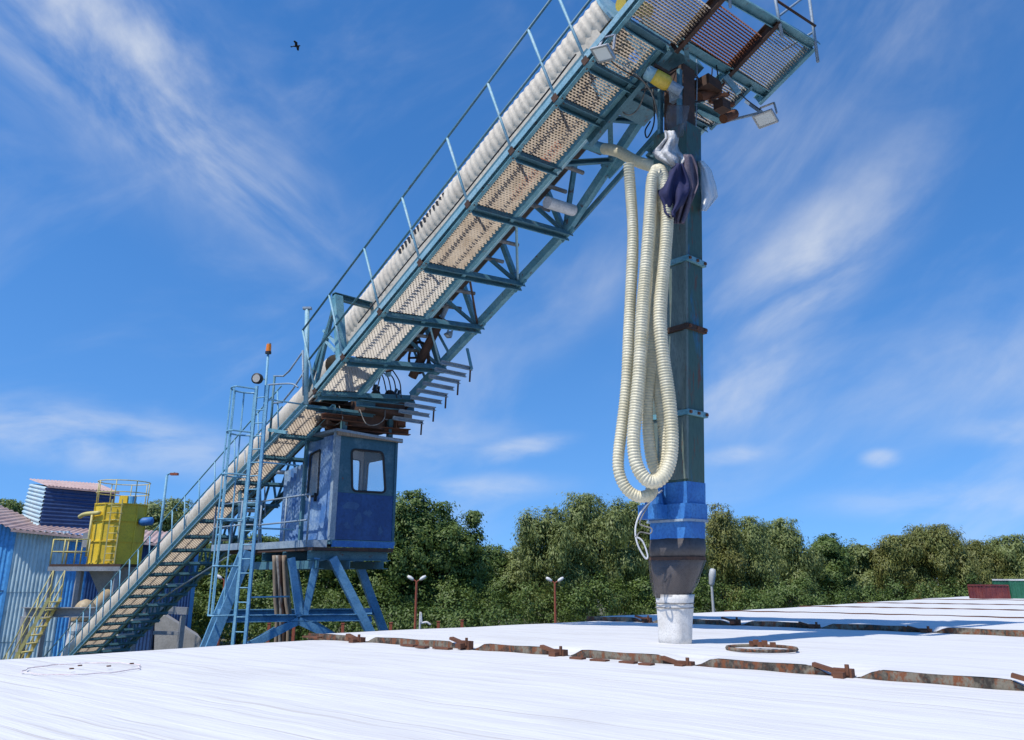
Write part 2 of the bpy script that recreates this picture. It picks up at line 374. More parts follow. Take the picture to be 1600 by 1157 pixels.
def hatch_cover(a0, a1, vs, lip, label, drop=0.):
    c = thing('hatch_cover', A_*a0+B_*5-Z*.1, label, 'hatch cover', 'white hatch covers on the barge')
    bs = [-3.0+i*.11 for i in range(136)]
    rows = [0, .04, .16, .3]+[.3+(a1-a0-.3)*k/14 for k in range(1, 15)]
    m = MB(); vsx = []
    for da in rows:
        e = edgeB(a0+da)
        for i, b in enumerate(bs):
            bb = -3.0+(e+3.0)*i/135
            f = valley(bb, vs) if vs else 1
            k = 1-min(1, da/.3); base = lip*(1-da/(a1-a0)*.92)
            z = base*(1-k*(1-f))+.006*math.sin(bb*2.1+a0)*math.sin(da*1.3)+.0035*math.sin(bb*7.3+da*3+a0)
            z += .03*math.sin(math.pi*max(0, min(1, (bb+3)/(e+3))))-.04*max(0, (bb-(e-.5))/.5)**2
            vsx.append(A_*(a0+da)+B_*bb+Z*(z+drop))
    W_ = 136
    fs = [(j*W_+i, j*W_+i+1, (j+1)*W_+i+1, (j+1)*W_+i) for j in range(len(rows)-1) for i in range(W_-1)]
    m.add(vsx, fs)
    o = len(m.v); edge = [j*W_+W_-1 for j in range(len(rows))]          # the skirt down the quay side
    m.add([v3(*m.v[i])-Z*.16 for i in edge], [])
    m.f += [(edge[j], edge[j+1], o+j+1, o+j) for j in range(len(rows)-1)]
    top = m.build('top_sheet', None, c, True)
    # object-space wrinkles need axes along the barge
    me = top.data; me.materials.append(MATS['cover_white'])
    M = Matrix(((A_[0], B_[0], 0, 0), (A_[1], B_[1], 0, 0), (0, 0, 1, 0), (0, 0, 0, 1)))
    R_ = M if M.determinant() > 0 else M
    me.transform(R_.inverted()); top.matrix_local = R_
    ends = sorted(vs) ; e0 = edgeB(a0)
    segs = [(x, y) for x, y in zip([-3.0-.2]+ends, ends+[e0+.16])]
    for x, y in segs:
        s0, s1 = (x+.13 if x > -3 else -3.0), (y-.13 if y < e0 else e0)
        n_ = max(2, int((s1-s0)/.1)); up, dn = [], []
        for i in range(n_+1):
            bb = s0+(s1-s0)*i/n_; f = valley(bb, vs) if vs else 1
            cam_ = .03*math.sin(math.pi*max(0, min(1, (bb+3)/(e0+3))))
            up.append((bb, lip*f+cam_+drop-.004)); dn.append((bb, drop+cam_-.05))
        pr = up+dn[::-1]; k = len(pr); mm = MB()
        vv = [A_*(a0+o_)+B_*p[0]+Z*p[1] for o_ in (-.014, .02) for p in pr]
        ff = [(i, (i+1) % k, k+(i+1) % k, k+i) for i in range(k)]
        ff += [(i, i+1, k-2-i, k-1-i) for i in range(n_)]
        mm.add(vv, ff).build('edge_beam', 'rust_edge' if vs else 'rust', c)
    for x in vs:
        if x < -2: continue
        p = A_*(a0-.05)+B_*x+Z*(drop+.05+.03*math.sin(x)); mm = MB()
        mm.box(p, .05, .10, .055, A_, B_); mm.box(p+A_*.02+B_*.17+Z*.045, .04, .13, .018, A_, unit(B_+Z*.25), unit(Z-B_*.25))
        mm.box(p-A_*.09, .07, .05, .03, A_, B_); mm.tube([p-A_*.05-B_*.06, p-A_*.05-B_*.06+Z*.10], .022, 6)
        mm.build('clamp', 'rust', c)
    return c
LBL = ['nearest flat white hatch cover across the foreground with a faint pink ring',
       'white hatch cover under the hanging spout with a manhole ring',
       'white hatch cover just behind the one under the spout',
       'narrow white hatch cover, third back from the spout, with red edge line',
       'white hatch cover near the far end of the barge, two before the last',
       'white hatch cover second from the far end of the barge',
       'farthest white hatch cover beside the maroon and green bins']
SE = [-8.5, 8.75, 16.2, 22.6, 27.6, 32.6, 39.0, 47.5]
V1 = [11.0-1.78*i for i in range(9)]; V1 = [10.2, 7.95, 6.35, 4.6, 2.86, 1.1, -.65]; V2 = [9.4, 7.35, 5.75, 3.8, 1.95, .1]
COV = []
for i in range(7):
    vs = {1: V1, 2: V2}.get(i, [])
    COV.append(hatch_cover(SE[i], SE[i+1]-.03, vs, {1: .09, 2: .085}.get(i, .03), LBL[i], .0 if i < 2 else .02))
# rusty shims, ring and stain
def shim(bx, w_, da, z=.04):
    p = A_*(8.75+da)+B_*bx+Z*z; mm = MB(); mm.box(p, .05, w_, .012, A_, B_); return mm.build('shim_plate', 'rust', COV[0])
for bx, w_, da in ((8.9, .13, -.22), (8.55, .10, -.3), (8.2, .15, -.25), (5.95, .09, -.22), (5.6, .11, -.27), (5.22, .1, -.25), (4.95, .08, -.3), (11.3, .2, -.1)): shim(bx, w_, da)
rc = onz(1190, 1016, .11); ringm = MB(); k = 40
ringm.tube([rc+.42*math.cos(2*math.pi*i/k)*B_+.42*math.sin(2*math.pi*i/k)*A_+Z*.02 for i in range(k+1)], .022, 6)
ringm.build('manhole_ring', 'rust_edge', COV[1], True)
for i in range(5):
    p = rc+B_*(.26-.07*i+.02*math.sin(i*3))+A_*(.28+.04*math.cos(i*5))+Z*(.045+.02*(i % 2)); MB().box(p, .03, .035, .03, unit(A_+.5*B_), unit(B_-.5*A_)).build('bolt', 'rust', COV[1])
sc_ = onz(130, 1044, .05); mm = MB()
mm.tube([sc_+(.55+.02*math.sin(5*i))*(math.cos(2*math.pi*i/48)*B_*1.1+math.sin(2*math.pi*i/48)*A_)+Z*(-.004+.0015*math.sin(i*2.3)) for i in range(49)], .006, 5)
mm.build('painted_ring', 'pink_stain', COV[0])
for q in ((125, 1040), (112, 1045), (170, 1041), (206, 1037)): MB().box(onz(*q, z=.065), .02, .012, .006, A_, B_).build('bolt', 'rust', COV[0])
# bins at the far end
def bin_(name, px0, px1, py, z, h, mat, label, lid=None):
    p0, p1 = onz(px0, py, z), onz(px1, py, z); d = unit(p1-p0); L = np.linalg.norm(p1-p0); k = unit(np.cross(Z, d)); t = thing(name, p0, label, 'bin')
    for a, b in ((p0, p1), (p0+k*1.2, p1+k*1.2), (p0, p0+k*1.2), (p1, p1+k*1.2)):
        m = MB(); m.beam(a+Z*h/2, b+Z*h/2, .03, h); m.build('side_panel', mat, t)
        n_ = int(np.linalg.norm(b-a)/.22)
        for i in range(n_+1):
            p = a+(b-a)*i/n_; o_ = unit(np.cross(b-a, Z)); m = MB(); m.beam(p, p+Z*(h+.02), .05, .07, up=unit(b-a)); m.build('rib', mat, t)
        m = MB(); m.beam(a+Z*(h+.05), b+Z*(h+.05), .09, .06); m.build('rim', lid or mat, t)
bin_('cargo_bin', 1541, 1578, 936.5, .06, .50, 'maroon', 'ribbed maroon steel bin at the far end of the barge')
bin_('cargo_bin', 1582, 1640, 936, .06, .72, 'green', 'green steel bin with white rim at the right edge of the photo', 'white_paint')
# small white bent pipe on the quay edge
p = onz(700, 990, -.1)+B_*.8; h_ = thing('mooring_hook', p*v3(1, 1, 0)+Z*GZ, 'small white bent pipe standing behind the barge edge', 'pipe')
m = MB(); q = p*v3(1, 1, 0); m.tube(spline([q+Z*GZ, q+Z*.0, q+Z*.06+v3(.04, 0, 0), q+Z*.08+v3(.14, 0, 0), q+Z*.03+v3(.22, 0, 0)], 6), .022, 7); m.build('pipe', 'white_paint', h_, True)
# ------------------------------------------------------------------ gratings
GR = {}
def grating(L, Wd, pitch=.062, hgt=.052, per=.08):
    key = (round(L, 2), round(Wd, 2), pitch)
    if key in GR: return GR[key]
    m = MB(); nr = int(L/pitch); ns = int(Wd/(per/2)); dx = Wd/ns
    for r in range(nr):
        t0 = (r+.5)*L/nr; sg = 1 if r % 2 else -1; vs = []
        for j in range(ns+1):
            tt = t0+sg*(pitch*.24)*(1 if j % 2 else -1)
            vs += [(tt+.003, j*dx, -hgt/2), (tt-.006, j*dx, hgt/2)]
        m.add(vs, [(2*j, 2*j+1, 2*j+3, 2*j+2) for j in range(ns)])
    GR[key] = m; return m
GM = {}
def panel(fr, par, t0, t1, a0, a1, mat, b=0., pitch=.048, hgt=.052):
    key = (round(t1-t0, 2), round(a1-a0, 2), mat, pitch, hgt)
    if key not in GM:
        me = grating(t1-t0, a1-a0, pitch, hgt).mesh('walkway_grating'); me.materials.append(MATS[mat]); GM[key] = me
    return place('walkway_grating', GM[key], None, par, fr.mat(t0, a0, b))
# ------------------------------------------------------------------ fixed inclined conveyor
T_L = [-33.96-.72*i for i in range(6, 0, -1)]+[-33.96, -33.22, -32.49, -31.79, -31.08, -30.25, -29.37, -28.61, -27.63, -26.83, -25.84, -24.91, -23.88, -22.83, -21.58, -20.19, -19.12, -17.75]
T_L = [T_L[0]-.7]+T_L
lc = thing('inclined_conveyor', LC(T_L[0], 1.2)*v3(1, 1, 0)+Z*GZ, 'long inclined conveyor with railed mesh walkway rising from the ground to the cabin', 'conveyor')
def hood(fr, par, t0, t1, ac, bc, R, pitch, amp, name='conveyor_hood'):
    n_ = int((t1-t0)/pitch*4); m = MB(); vs = []; K = 15
    for i in range(n_+1):
        t = t0+(t1-t0)*i/n_; r = R+amp*math.sin(2*math.pi*i/4)+amp*.5*math.sin(t*2.7)+amp*.6*math.sin(t*1.1+2)
        for j in range(K):
            a = math.radians(-30+240*j/(K-1)); vs.append(fr(t, ac+r*math.cos(a), bc+r*math.sin(a)))
    m.add(vs, [(i*K+j, i*K+j+1, (i+1)*K+j+1, (i+1)*K+j) for i in range(n_) for j in range(K-1)])
    return m.build(name, 'hood', par, True)
WL_A = .70
t0, t1 = T_L[0], T_L[-1]
MB().chan(LC(t0, 0, .02), LC(t1, 0, .02), .07, .16, LC.W).build('outer_chord', 'pale_blue', lc)
MB().chan(LC(t0, WL_A+.04, 0), LC(t1, WL_A+.04, 0), .08, .18, LC.W).build('inner_chord', 'boom_blue', lc)
MB().chan(LC(t0, 1.75, .05), LC(t1, 1.75, .05), .10, .16, LC.W).build('far_chord', 'dark_blue', lc)
MB().beam(LC(t0, WL_A+.12, .62), LC(t1, WL_A+.12, .62), .07, .12, LC.W).build('upper_chord', 'boom_blue', lc)
MB().beam(LC(t0, 1.75, .95), LC(t1, 1.75, .95), .07, .12, LC.W).build('upper_chord', 'dark_blue', lc)
for i, t in enumerate(T_L):
    MB().chan(LC(t, .03, -.07), LC(t, 1.82, -.07), .07, .11, LC.U).build('crossbeam', 'dark_blue', lc)
    if i+1 < len(T_L):
        t2 = T_L[i+1]
        panel(LC, lc, t+.04, t2-.04, .05, WL_A, 'grating', .0)
        MB().beam(LC(t, 1.75, .05), LC(t2, 1.75, .92), .05, .05).build('brace', 'dark_blue', lc)
        MB().beam(LC(t, 1.75, .05), LC(t, 1.75, .92), .05, .05).build('strut', 'dark_blue', lc)
        if i % 2: cyl('return_roller', 'white_paint', lc, LC(t+.35, .75, .12), LC(t+.35, 1.6, .12), .055, 8)
    if t < -18.5:
        T1('railing_post', 'ladder_blue', lc, [LC(t, .0, 0), LC(t+.22, 0, 1.06)], .021, 6)
MB().beam(LC(t0, 1.2, .75), LC(t1, 1.2, .75), .95, .05, LC.W).build('belt', 'belt', lc)
MB().beam(LC(t0, .80, .80), LC(t1, .80, .80), .03, .5, LC.W).build('side_panel', 'hood', lc)
for b in (.55, 1.07): T1('handrail', 'boom_blue', lc, [LC(T_L[0]+.2*b, 0, b), LC(-18.9+.2*b, 0, b)], .02, 6)
hood(LC, lc, t0, t1, 1.15, 1.13, .45, .55, .006)
# trestle supports of the fixed conveyor
for t in (-35.5,):
    for a in (.6, 1.75):
        p = LC(t, a, -.1); B1('support_leg', 'grey_steel', lc, p, v3(p[0], p[1], GZ), .14, .14)
    B1('support_beam', 'grey_steel', lc, LC(t, .5, -.2), LC(t, 1.85, -.2), .12, .14)
T1('stay_rod', 'rail_grey', lc, [LC(-29.5, .9, -.2), LC(-22.2, .9, -1.2)], .022, 6)
# tall lamp pole on the railing
p = LC(-26.9, -.04, 0); tp = p+Z*2.55
lp_ = thing('conveyor_lamp', p, 'slim blue lamp pole clamped to the conveyor railing beside the yellow silo', 'lamp')
T1('pole', 'ladder_blue', lp_, [p-Z*.05, tp], .04, 8); T1('arm', 'ladder_blue', lp_, [tp, tp+v3(.08, .0, .06), tp+v3(.25, -.05, .07)], .025, 6)
MB().box(tp+v3(.24, -.05, .03), .11, .06, .035).build('lamp_head', 'lamp_red', lp_)
# ------------------------------------------------------------------ loading boom
T_B = [-17.75, -16.47, -14.91, -13.37, -11.73, -10.38, -9.16, -8.37, -7.51]
TIP = -6.55; WB = 1.02
bm = thing('loading_boom', BM(-17.7, 1.2, -.2), 'blue steel loading boom with mesh walkway and ribbed white hood, rising to the top right', 'loading boom')
MB().chan(BM(-17.8, 0, .03), BM(TIP, 0, .03), .09, .19, BM.W).build('outer_chord', 'boom_blue', bm)
MB().beam(BM(-17.8, -.06, .06), BM(TIP, -.06, .06), .012, .10, BM.W).build('toe_board', 'pale_blue', bm)
MB().chan(BM(-17.8, WB+.05, 0), BM(-7.6, WB+.05, 0), .10, .20, BM.W).build('inner_chord', 'boom_blue', bm)
MB().chan(BM(-17.8, WB+.22, .03), BM(-9.0, WB+.22, .03), .06, .14, BM.W).build('inner_chord', 'pale_blue', bm)
fn = [BM(t, 2.72, .02) for t in T_B[:5]]
for i in range(4): MB().chan(fn[i], fn[i+1], .14, .17, BM.W, side=-1).build('far_chord', 'boom_blue', bm)
upn = [fn[4], BM(-9.97, 2.72, .38), BM(-9.0, 2.65, .52)]
for i in range(2): MB().chan(upn[i], upn[i+1], .14, .17, BM.W, side=-1).build('far_chord', 'boom_blue', bm)
MB().beam(BM(-11.73, 2.86, .02), BM(-8.9, 2.86, .12), .06, .10, BM.W).build('far_chord', 'dark_blue', bm)
MB().beam(BM(-17.6, 2.72, 1.2), BM(-8.6, 2.72, 1.2), .12, .16, BM.W).build('upper_chord', 'dark_blue', bm)
MB().beam(BM(-17.6, WB+.1, 1.2), BM(-8.6, WB+.1, 1.2), .10, .16, BM.W).build('upper_chord', 'dark_blue', bm)
for i, t in enumerate(T_B):
    far = 2.78 if i < 5 else WB+.12
    MB().chan(BM(t, .04, -.10), BM(t, far, -.10), .13, .15, BM.U).build('crossbeam', 'dark_blue', bm)
    MB().beam(BM(t-.075, .04, -.09), BM(t-.075, far, -.09), .012, .17, BM.W).build('crossbeam_web', 'boom_blue', bm)
    if i+1 < len(T_B):
        panel(BM, bm, t+.07, T_B[i+1]-.07, .06, WB, 'grating_pale' if i < 3 else 'grating', hgt=.055 if i < 3 else .085)
    if 0 < i < 5:
        MB().chan(BM(t-.04, 2.72, .05), BM(t+.1, 2.72, 1.2), .11, .11, BM.U).build('truss_post', 'boom_blue', bm)
        MB().beam(BM(t, 2.60, .05), BM(t+.02, 1.6, 1.1), .07, .07).build('sway_brace', 'dark_blue', bm)
        gp = BM(t, 2.72, .0); MB().box(gp, .20, .012, .13, BM.U, BM.N, BM.W).build('gusset_plate', 'boom_blue', bm)
    if 0 < i < 4:
        MB().beam(BM(t, 2.70, .03), BM(T_B[i+1], WB+.2, .0), .035, .06, BM.W).build('wind_brace', 'pale_blue' if i % 2 else 'rust_dark', bm)
    if i < 8:
        T1('railing_post', 'pale_blue', bm, [BM(t, -.05, 0), BM(t+.26, -.05, 1.55)], .026, 7)
        MB().box(BM(t, -.05, .0), .06, .03, .06, BM.U, BM.N, BM.W).build('post_foot', 'rust_dark', bm)
MB().chan(BM(-10.1, 2.72, .3), BM(-9.2, 2.3, 1.15), .10, .10).build('truss_post', 'boom_blue', bm)
MB().chan(BM(-11.7, 2.72, .08), BM(-10.6, 2.72, 1.2), .09, .09).build('truss_post', 'boom_blue', bm)
MB().chan(BM(-10.35, 1.1, .05), BM(-10.0, 2.7, .36), .10, .10).build('crossbeam', 'dark_blue', bm)
MB().chan(BM(-9.2, 1.1, .05), BM(-9.1, 2.6, .48), .10, .10).build('crossbeam', 'dark_blue', bm)
MB().box(BM(-10.05, 2.74, .33), .24, .015, .2, BM.U, BM.N, BM.W).build('gusset_plate', 'boom_blue', bm)
for b, mt in ((.78, 'dark_blue'), (1.55, 'dark_blue')):
    T1('handrail', mt, bm, [BM(-17.77+.168*b, -.05, b), BM(-7.0, -.05, b+.02)], .024, 7)
MB().beam(BM(-17.6, 1.9, .95), BM(-8.8, 1.9, .95), 1.25, .06, BM.W).build('belt', 'belt', bm)
MB().beam(BM(-13.9, 1.24, .36), BM(-9.6, 1.24, .36), .02, .34, BM.W).build('side_skirt', 'belt', bm)
MB().beam(BM(-11.6, 1.20, .33), BM(-10.1, 1.20, .33), .02, .34, BM.W).build('orange_sheet', 'orange_panel', bm)
MB().beam(BM(-17.6, 1.26, 1.45), BM(-8.3, 1.26, 1.45), .03, .4, BM.W).build('side_panel', 'hood', bm)
cyl('return_drum', 'white_paint', bm, BM(-11.25, 1.75, .12), BM(-11.25, 2.55, .12), .12, 16)
hood(BM, bm, -17.7, -8.0, 1.8, 1.79, .60, .17, .013)
m = MB(); ends = [BM(-8.0, 1.8+.61*math.cos(math.radians(a)), 1.79+.61*math.sin(math.radians(a))) for a in range(-30, 211, 12)]
m.loft([ends, [p+BM.U*.05 for p in ends]]); m.build('hood_end', 'pale_blue', bm)
m = MB(); ends = [BM(-17.7, 1.8+.61*math.cos(math.radians(a)), 1.79+.61*math.sin(math.radians(a))) for a in range(-30, 211, 12)]
m.loft([ends, [p-BM.U*.05 for p in ends]]); m.build('hood_end', 'hood', bm)
cyl('head_pulley', 'motor_yellow', bm, BM(-7.75, 1.5, 1.75), BM(-7.6, 2.2, 1.75), .14, 14)
t = -17.2
while t < -8.3:
    t += .55
    if random.random() < .8: cyl('idler_roller', 'cable', bm, BM(t, 1.4, .55), BM(t, 2.5, .55), .045, 8)
# the row of clips along the hood
for i in range(15):
    t = -14.9+i*.13; MB().box(BM(t, 1.27, 1.98), .03, .05, .07, BM.U, BM.N, BM.W).build('hood_clip', 'black', bm)
for t in T_B[:8]:
    MB().box(BM(t, .0, -.07), .13, .06, .008, BM.U, BM.N, BM.W).build('node_plate', 'boom_blue', bm)
    for k in (-1, 1): cyl('bolt', 'rust', bm, BM(t+.08*k, .0, -.085), BM(t+.08*k, .0, -.055), .018, 6)
# stub brackets below the pivot
for i in range(9):
    p = onpl(*((735-9.5*i, 576+10.5*i)), N_, CC+2.9+.02*i); e = p-N_*.75+U_*.05
    MB().chan(p-N_*.85, p+N_*.05, .06, .09, Z).build('step_bracket', 'rail_grey', bm)
    if i % 2 == 0: MB().beam(p, p-Z*.32-U_*.02, .03, .03).build('bracket_link', 'rust_dark', bm)
p = onpl(730, 545, N_, CC+2.9); MB().beam(p, onpl(737, 577, N_, CC+2.9), .06, .04).build('bracket_link', 'boom_blue', bm)
# pivot machinery: bed beams, hydraulic strut, wheels
for k, (b, mt) in enumerate(((-.22, 'rust_dark'), (-.40, 'rail_grey'), (-.58, 'rust'))):
    p0, p1 = onpl(486+10*k, 632+9*k, N_, CC+.35), onpl(640-6*k, 648+8*k, N_, CC+3.0); MB().chan(p0, p1, .14, .13).build('bed_beam', mt, bm)
for k in range(4):
    p0 = onpl(505+35*k, 640+3*k, N_, CC+.6+.65*k); MB().beam(p0, p0-U_*1.3, .12, .16).build('bed_beam', 'rust_dark', bm)
for k in range(5):
    q0 = PN(520+26*k, 655+2*k, .8+.45*k); MB().chan(q0, q0-U_*.9+Z*.05, .18, .26, Z, .02).build('bed_girder', ['rust_dark', 'rust', 'wood', 'rust_dark', 'rust'][k], bm)
for k, (x0, y0, x1, y1) in enumerate(((488, 640, 620, 652), (500, 652, 632, 664), (512, 666, 640, 676), (560, 630, 650, 640))):
    MB().chan(PN(x0, y0, .45+.2*k), PN(x1, y1, 2.9), .16, .15, Z, .018).build('bed_beam', ['rail_grey', 'rust_dark', 'rust', 'dark_blue'][k], bm)
for k in range(7):
    MB().beam(PN(548+13*k, 650, 1.3+.2*k), PN(556+16*k-12*(k % 2), 596+3*k, 1.6+.2*k), .055, .06).build('pivot_brace', ['rust_dark', 'dark_blue', 'black'][k % 3], bm)
MB().box(PN(585, 640, 1.9), .5, .55, .16, U_, N_).build('pivot_block', 'rust_dark', bm)
MB().box(PN(628, 652, 2.9), .28, .12, .10, U_, N_).build('timber_pad', 'wood', bm); MB().box(PN(618, 664, 2.7), .28, .12, .07, U_, N_).build('timber_pad', 'rust', bm)
for k in range(3): cyl('sheave', 'rust_dark', bm, PN(562+22*k, 622, 1.5+.3*k), PN(562+22*k, 622, 1.5+.3*k)+N_*.08, .2, 16)
cyl('luffing_ram', 'rust_dark', bm, BM(-17.0, 2.2, .0), BM(-15.6, 2.45, .75), .11, 12)
cyl('luffing_rod', 'rail_grey', bm, BM(-15.6, 2.45, .75), BM(-15.1, 2.5, 1.0), .06, 10)
for a in (1.5, 2.4):
    q = BM(-16.75, a, .42); m = MB(); k = 22
    m.tube([q+.38*(math.cos(2*math.pi*i/k)*BM.U+math.sin(2*math.pi*i/k)*BM.W) for i in range(k+1)], .035, 6)
    for s_ in range(5):
        an = 2*math.pi*s_/5; m.tube([q, q+.38*(math.cos(an)*BM.U+math.sin(an)*BM.W)], .03, 5)
    m.build('rope_wheel', 'rust_dark', bm)
for k in range(4): MB().beam(BM(-17.1+.35*k, 2.7, -.05), BM(-16.9+.3*k, 2.5, 1.15), .06, .06).build('truss_post', 'dark_blue', bm)
# mast with stays above the pivot
m0, m1 = onpl(534, 560, N_, CC+.1), onpl(527, 464, N_, CC+.1)
MB().chan(m0, m1, .20, .17, U_).build('mast', 'boom_blue', bm)
m2 = m1+N_*1.5-Z*.02; MB().chan(m1-N_*.1, m2, .13, .15).build('mast_beam', 'dark_blue', bm)
MB().chan(m2, m2-Z*1.6-U_*.05, .10, .10, U_).build('mast', 'pale_blue', bm)
for dx in (0, .16): MB().beam(m1-U_*dx*.6-Z*.12, onpl(480+dx*70, 612, N_, CC+.1), .07, .10).build('mast_stay', 'dark_blue', bm)
for y_ in (515, 528): MB().beam(onpl(506, y_+2, N_, CC+.1), onpl(528, y_+26, N_, CC+.1), .07, .05).build('mast_bracket', 'pale_blue', bm)
# tip platform around the spout
for (ta, tb, a0, a1, mt) in ((-7.42, -6.62, .06, 1.36, 'grating'), (-7.25, -6.5, 1.46, 2.92, 'grating_rust'), (-7.22, -6.2, 3.06, 4.30, 'grating_grey')):
    panel(BM, bm, ta, tb, a0, a1, mt, pitch=.047, hgt=.13)
for a, mt in ((1.41, 'rust_dark'), (2.99, 'rust_dark'), (4.36, 'boom_blue')): MB().chan(BM(-7.5, a, .0), BM(-6.15, a, .0), .10, .20, BM.W).build('platform_beam', mt, bm)
MB().chan(BM(-6.45, 0, -.02), BM(-6.10, 4.42, -.02), .10, .17, BM.U).build('platform_beam', 'boom_blue', bm)
MB().chan(BM(-7.34, 1.4, -.02), BM(-7.28, 4.42, -.02), .10, .17, BM.U).build('platform_beam', 'boom_blue', bm)
panel(BM, bm, -8.35, -7.4, 3.05, 3.75, 'grating_grey', pitch=.047, hgt=.13); panel(BM, bm, -9.35, -8.45, 3.0, 3.6, 'grating_grey', pitch=.047, hgt=.13)
MB().chan(BM(-9.4, 3.66, 0), BM(-8.4, 3.66, 0), .08, .14, BM.W).build('platform_beam', 'pale_blue', bm)
MB().chan(BM(-8.4, 3.8, 0), BM(-7.3, 3.8, 0), .08, .14, BM.W).build('platform_beam', 'dark_blue', bm)
MB().chan(BM(-9.4, 2.96, 0), BM(-7.3, 2.96, 0), .08, .16, BM.W).build('platform_beam', 'boom_blue', bm)
for t in (-8.4, -9.4): MB().chan(BM(t, 2.9, -.05), BM(t, 3.75, -.05), .10, .12, BM.U).build('platform_beam', 'dark_blue', bm)
for px0, py0, px1, py1 in ((1278, 97, 1262, -20), (1222, 58, 1206, -30)):
    T1('railing_post', 'rail_grey', bm, [onpl(px0, py0, N_, CC+(4.2 if px0 > 1250 else 3.0)), onpl(px1, py1, N_, CC+(4.2 if px0 > 1250 else 3.0))], .03, 7)
T1('handrail', 'rust_dark', bm, [onpl(1212, 0, N_, CC+3.0), onpl(1274, 41, N_, CC+4.2)], .024, 7)
T1('handrail', 'rail_grey', bm, [onpl(1188, 48, N_, CC+3.0), onpl(1256, -4, N_, CC+4.2)], .024, 7)
T1('handrail', 'rail_grey', bm, [onpl(1222, 80, N_, CC+4.2), onpl(1272, 50, N_, CC+4.2)], .024, 7)
T1('railing_post', 'rail_grey', bm, [onpl(1141, 12, N_, CC+1.5), onpl(1138, -30, N_, CC+1.5)], .026, 7)
# big blue end frame over the spout head
MB().chan(BM(-8.45, 1.1, -.05), BM(-8.45, 3.0, -.1), .16, .22, BM.U).build('head_beam', 'dark_blue', bm)
MB().chan(BM(-9.6, 1.15, -.15), BM(-7.5, 1.15, -.1), .12, .22, BM.W).build('head_beam', 'dark_blue', bm)
MB().box(BM(-7.75, 1.9, .5), .25, .55, .45, BM.U, BM.N, BM.W).build('head_box', 'dark_blue', bm)
MB().box(BM(-8.6, 1.7, .35), .35, .55, .35, BM.U, BM.N, BM.W).build('head_box', 'dark_blue', bm)
MB().beam(BM(-7.4, 2.9, -.1), onpl(1154, 146, N_, CC+3.0), .07, .10).build('brace', 'pale_blue', bm)
MB().beam(BM(-7.3, 1.5, -.05), BM(-8.3, 2.6, -.5), .08, .08).build('brace', 'dark_blue', bm)
for k in range(3): MB().beam(onpl(1085+12*k, 150+4*k, N_, CC+2.6), onpl(1130+8*k, 132+16*k, N_, CC+3.1), .08, .06).build('winch_bracket', 'rust', bm)
MB().box(onpl(1100, 138, N_, CC+2.5), .24, .2, .10, U_, N_).build('winch_bed', 'rust_dark', bm)
cyl('winch_drum', 'rust', bm, onpl(1092, 152, N_, CC+2.4), onpl(1122, 142, N_, CC+2.8), .10, 12)
MB().chan(onpl(1088, 168, N_, CC+2.6), onpl(1128, 186, N_, CC+3.2), .12, .16).build('head_beam', 'boom_blue', bm)
cyl('guide_roller', 'rust', bm, onpl(1130, 186, N_, CC+3.0), onpl(1148, 178, N_, CC+3.3), .09, 12)
cyl('air_pipe', 'boom_blue', bm, onpl(905, 222, N_, CC+1.7), onpl(947, 234, N_, CC+2.0), .11, 14)
# loose cables round the head
def cable(pts, r=.012, mt='black', par=None): return MB().tube(spline(pts, 8), r, 5).build('cable', mt, par or bm, True)
cable([PN(1012, 128, 1.4), PN(1000, 165, 1.5), PN(985, 180, 1.4), PN(972, 172, 1.3), PN(985, 150, 1.4)], .014, 'cable')
cable([PN(1020, 140, 1.6), PN(1022, 190, 1.7), PN(1012, 215, 1.6), PN(1008, 205, 1.6), PN(1016, 190, 1.7)], .014)
cable([PN(1118, 95, 2.6), PN(1121, 115, 2.6), PN(1123, 140, 2.7)]); cable([PN(1113, 95, 2.6), PN(1112, 118, 2.6), PN(1106, 138, 2.6)])
cable([PN(1088, 85, 2.2), PN(1089, 130, 2.2), PN(1086, 240, 2.2)], .012, 'rail_grey')
cable([PN(1010, 110, 1.5), PN(1060, 150, 1.9), PN(1105, 190, 2.4)], .01); cable([PN(1000, 128, 1.4), PN(1050, 118, 1.6), PN(1090, 122, 2.2)], .01)
cable([PN(990, 20, 1.0), PN(968, 60, .6), PN(955, 95, .3), PN(1010, 130, 1.2)], .012, 'rust_dark')
cable([PN(900, 85, .05), PN(850, 150, .1), PN(780, 235, .1), PN(700, 335, .1), PN(640, 405, .1), PN(560, 505, .1)], .016)
cable([PN(1040, 160, 1.6), PN(1052, 200, 1.6), PN(1048, 235, 1.5), PN(1060, 262, 1.4)], .012, 'cable'); cable([PN(1075, 160, 1.9), PN(1072, 205, 1.8), PN(1078, 245, 1.7)], .01)
cable([PN(960, 118, 1.0), PN(995, 140, 1.2), PN(1030, 138, 1.4), PN(1065, 160, 1.8), PN(1100, 158, 2.4)], .016); cable([PN(975, 105, .9), PN(1000, 122, 1.0), PN(1020, 150, 1.3), PN(1030, 195, 1.5), PN(1044, 240, 1.5)], .014, 'cable')
cable([PN(1125, 92, 2.8), PN(1140, 120, 3.0), PN(1160, 150, 3.3), PN(1188, 172, 3.7)], .012); cable([PN(1040, 120, 1.4), PN(1062, 108, 1.6), PN(1085, 116, 2.0), PN(1100, 135, 2.4)], .01, 'rust_dark')
MB().box(PN(1058, 150, 1.5), .10, .09, .12, U_, N_).build('junction_box', 'rail_grey', bm); MB().box(PN(1128, 166, 2.7), .10, .12, .09, U_, N_).build('junction_box', 'rust_dark', bm)
cable([PN(510, 640, .9), PN(520, 664, .9), PN(535, 655, .9), PN(530, 635, .9)], .012, 'cable')
